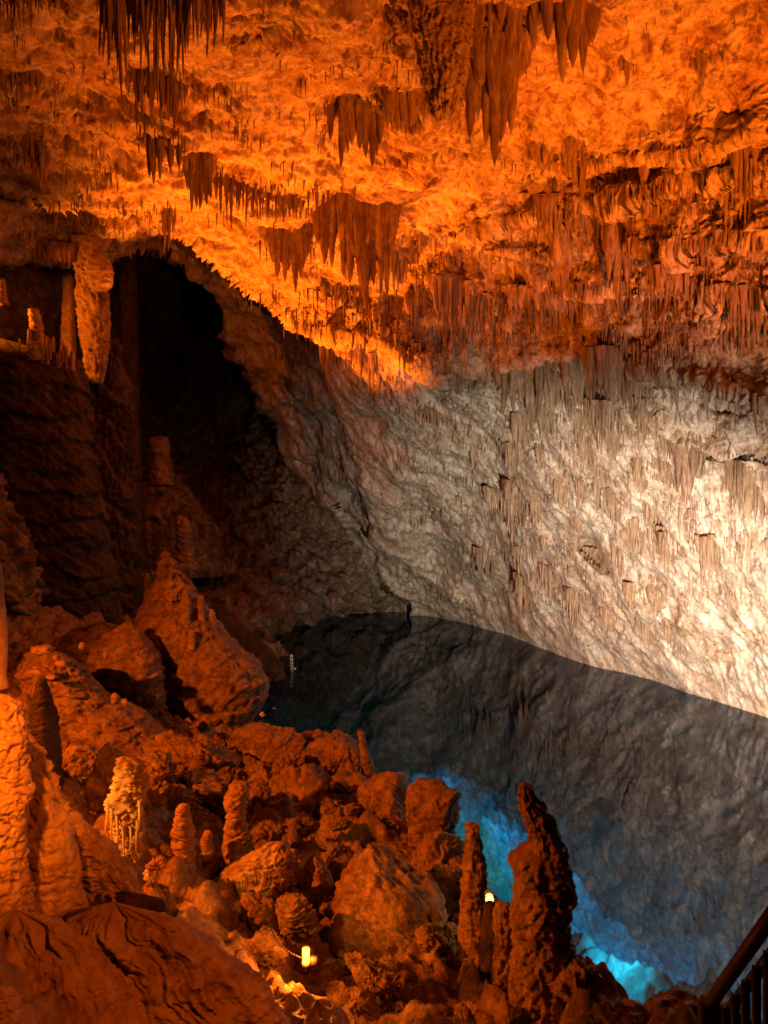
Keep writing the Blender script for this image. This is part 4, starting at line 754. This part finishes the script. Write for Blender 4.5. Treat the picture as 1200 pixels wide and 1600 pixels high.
po = bpy.data.objects.new('path_lamp_light', pl); sc.collection.objects.link(po); po.location = at(478, 1491, Yl-.12)
cp_ = [(411, 1436, 7.0), (420, 1443, 6.9), (428, 1462, 6.8), (440, 1478, 6.75), (456, 1490, 6.7), (474, 1498, 6.68)]
mb = MB(); pp = [at(*c) for c in cp_]
fine = []
for i in range(len(pp)-1):
    for t in np.linspace(0, 1, 5)[:-1]: fine.append(pp[i].lerp(pp[i+1], t))
fine.append(pp[-1])
for a, b in zip(fine[:-1], fine[1:]): cyl(mb, a, b, .008, 6)
tag(mb.build('cable', M_BLACK, None, pp[-1]), 'black cable drooping from the rocks down to the small glowing lamp', 'cable')
lp = at(764, 1402, 8.4)
lamp2 = empty('floodlight', lp+Vector((0, 0, -.06)), 'small warm floodlight peeking out behind the flat topped stalagmite at the water', 'lamp')
mb = MB(); cyl(mb, lp, lp+Vector((.0, -.06, 0)), .045, 14); mb.build('lens', M_GLOW, lamp2, lp)
mb = MB(); cyl(mb, lp+Vector((0, .1, 0)), lp, .05, 14); mb.build('housing', M_MET, lamp2, lp)
pl = bpy.data.lights.new('floodlight_light', 'POINT'); pl.energy = 5; pl.color = (1, .5, .2); pl.shadow_soft_size = .03
po = bpy.data.objects.new('floodlight_light', pl); sc.collection.objects.link(po); po.location = lp+Vector((.03, -.14, .05))
# depth gauge
Yg = 27.8; gb = at(456.5, 1049, Yg)
gauge = empty('depth_gauge', gb, 'white marked depth gauge staff standing in the lake near the dark wedge of rock', 'depth gauge')
mb = MB(); beam(mb, at(456.8, 1062, Yg), at(455.2, 1023, Yg), .105, .04); mb.build('staff', M_WHITE, gauge, gb)
mb = MB()
for y in (1027.5, 1033.5, 1038, 1042, 1046): q = at(455.6+(y-1023)*.04, y, Yg-.06); beam(mb, q+Vector((-.03, 0, 0)), q+Vector((.03, 0, 0)), .08, .035)
mb.build('marks', M_BLACK, gauge, gb)
mb = MB(); q = at(459.5, 1045, Yg); beam(mb, q, q+Vector((.07, 0, 0)), .06, .07); mb.build('bracket', M_WHITE, gauge, gb)
mb = MB(); beam(mb, at(407, 1114, 16.0), at(412, 1119, 16.0), .05, .07); beam(mb, at(408, 1114, 15.98), at(411.5, 1115, 15.98), .04, .06)
tag(mb.build('sign_plate', M_WHITE, None, at(409, 1118, 16)), 'small white plate on the rocks where the great boulder meets the lake', 'plate')
V, T = ico(3); q = at(428, 1107, 6*F/307); tag(link_mesh('floating_leaf', V*np.array([.07, .05, .006])+np.array([q.x, q.y, .004]), T, M_WHITE, None, (q.x, q.y, 0)), 'tiny pale floating scrap on the dark water right of the great boulder', 'floating scrap')
# stair railing in the bottom right corner
A0, A1 = at(1106, 1572, 4.5), at(1262, 1352, 3.5)
rail = empty('stair_railing', (A0.x, A0.y, A0.z-.25), 'brown wooden stair railing in the bottom right corner above the lake', 'railing')
off = Vector((.02, 0, -.13))
mb = MB(); beam(mb, A0, A1, .055, .055); mb.build('handrail', M_WOOD, rail, A0)
mb = MB(); beam(mb, A0+off+Vector((.03, 0, 0)), A1+off+Vector((.03, 0, 0)), .035, .05); mb.build('upper_rail', M_WOOD, rail, A0)
B0, B1 = at(1098, 1562, 4.55), at(1240, 1636, 4.1)
mb = MB(); beam(mb, B0, B1, .06, .07); mb.build('lower_rail', M_WOOD, rail, B0)
for k in range(9):
    t = (k+.6)/9; a = A0.lerp(A1, t)+off; b = B0.lerp(B1, t); mb = MB(); beam(mb, (a.x, a.y, a.z), (a.x, a.y, b.z-.35), .035, .035); mb.build('baluster', M_WOOD, rail, a)
mb = MB(); beam(mb, A0+Vector((0, 0, .02)), A0+Vector((0, 0, -.6)), .09, .09); mb.build('post', M_WOOD, rail, A0)
print('singles', nsingle, 'drips', cnt, 'rubble', len(rub))
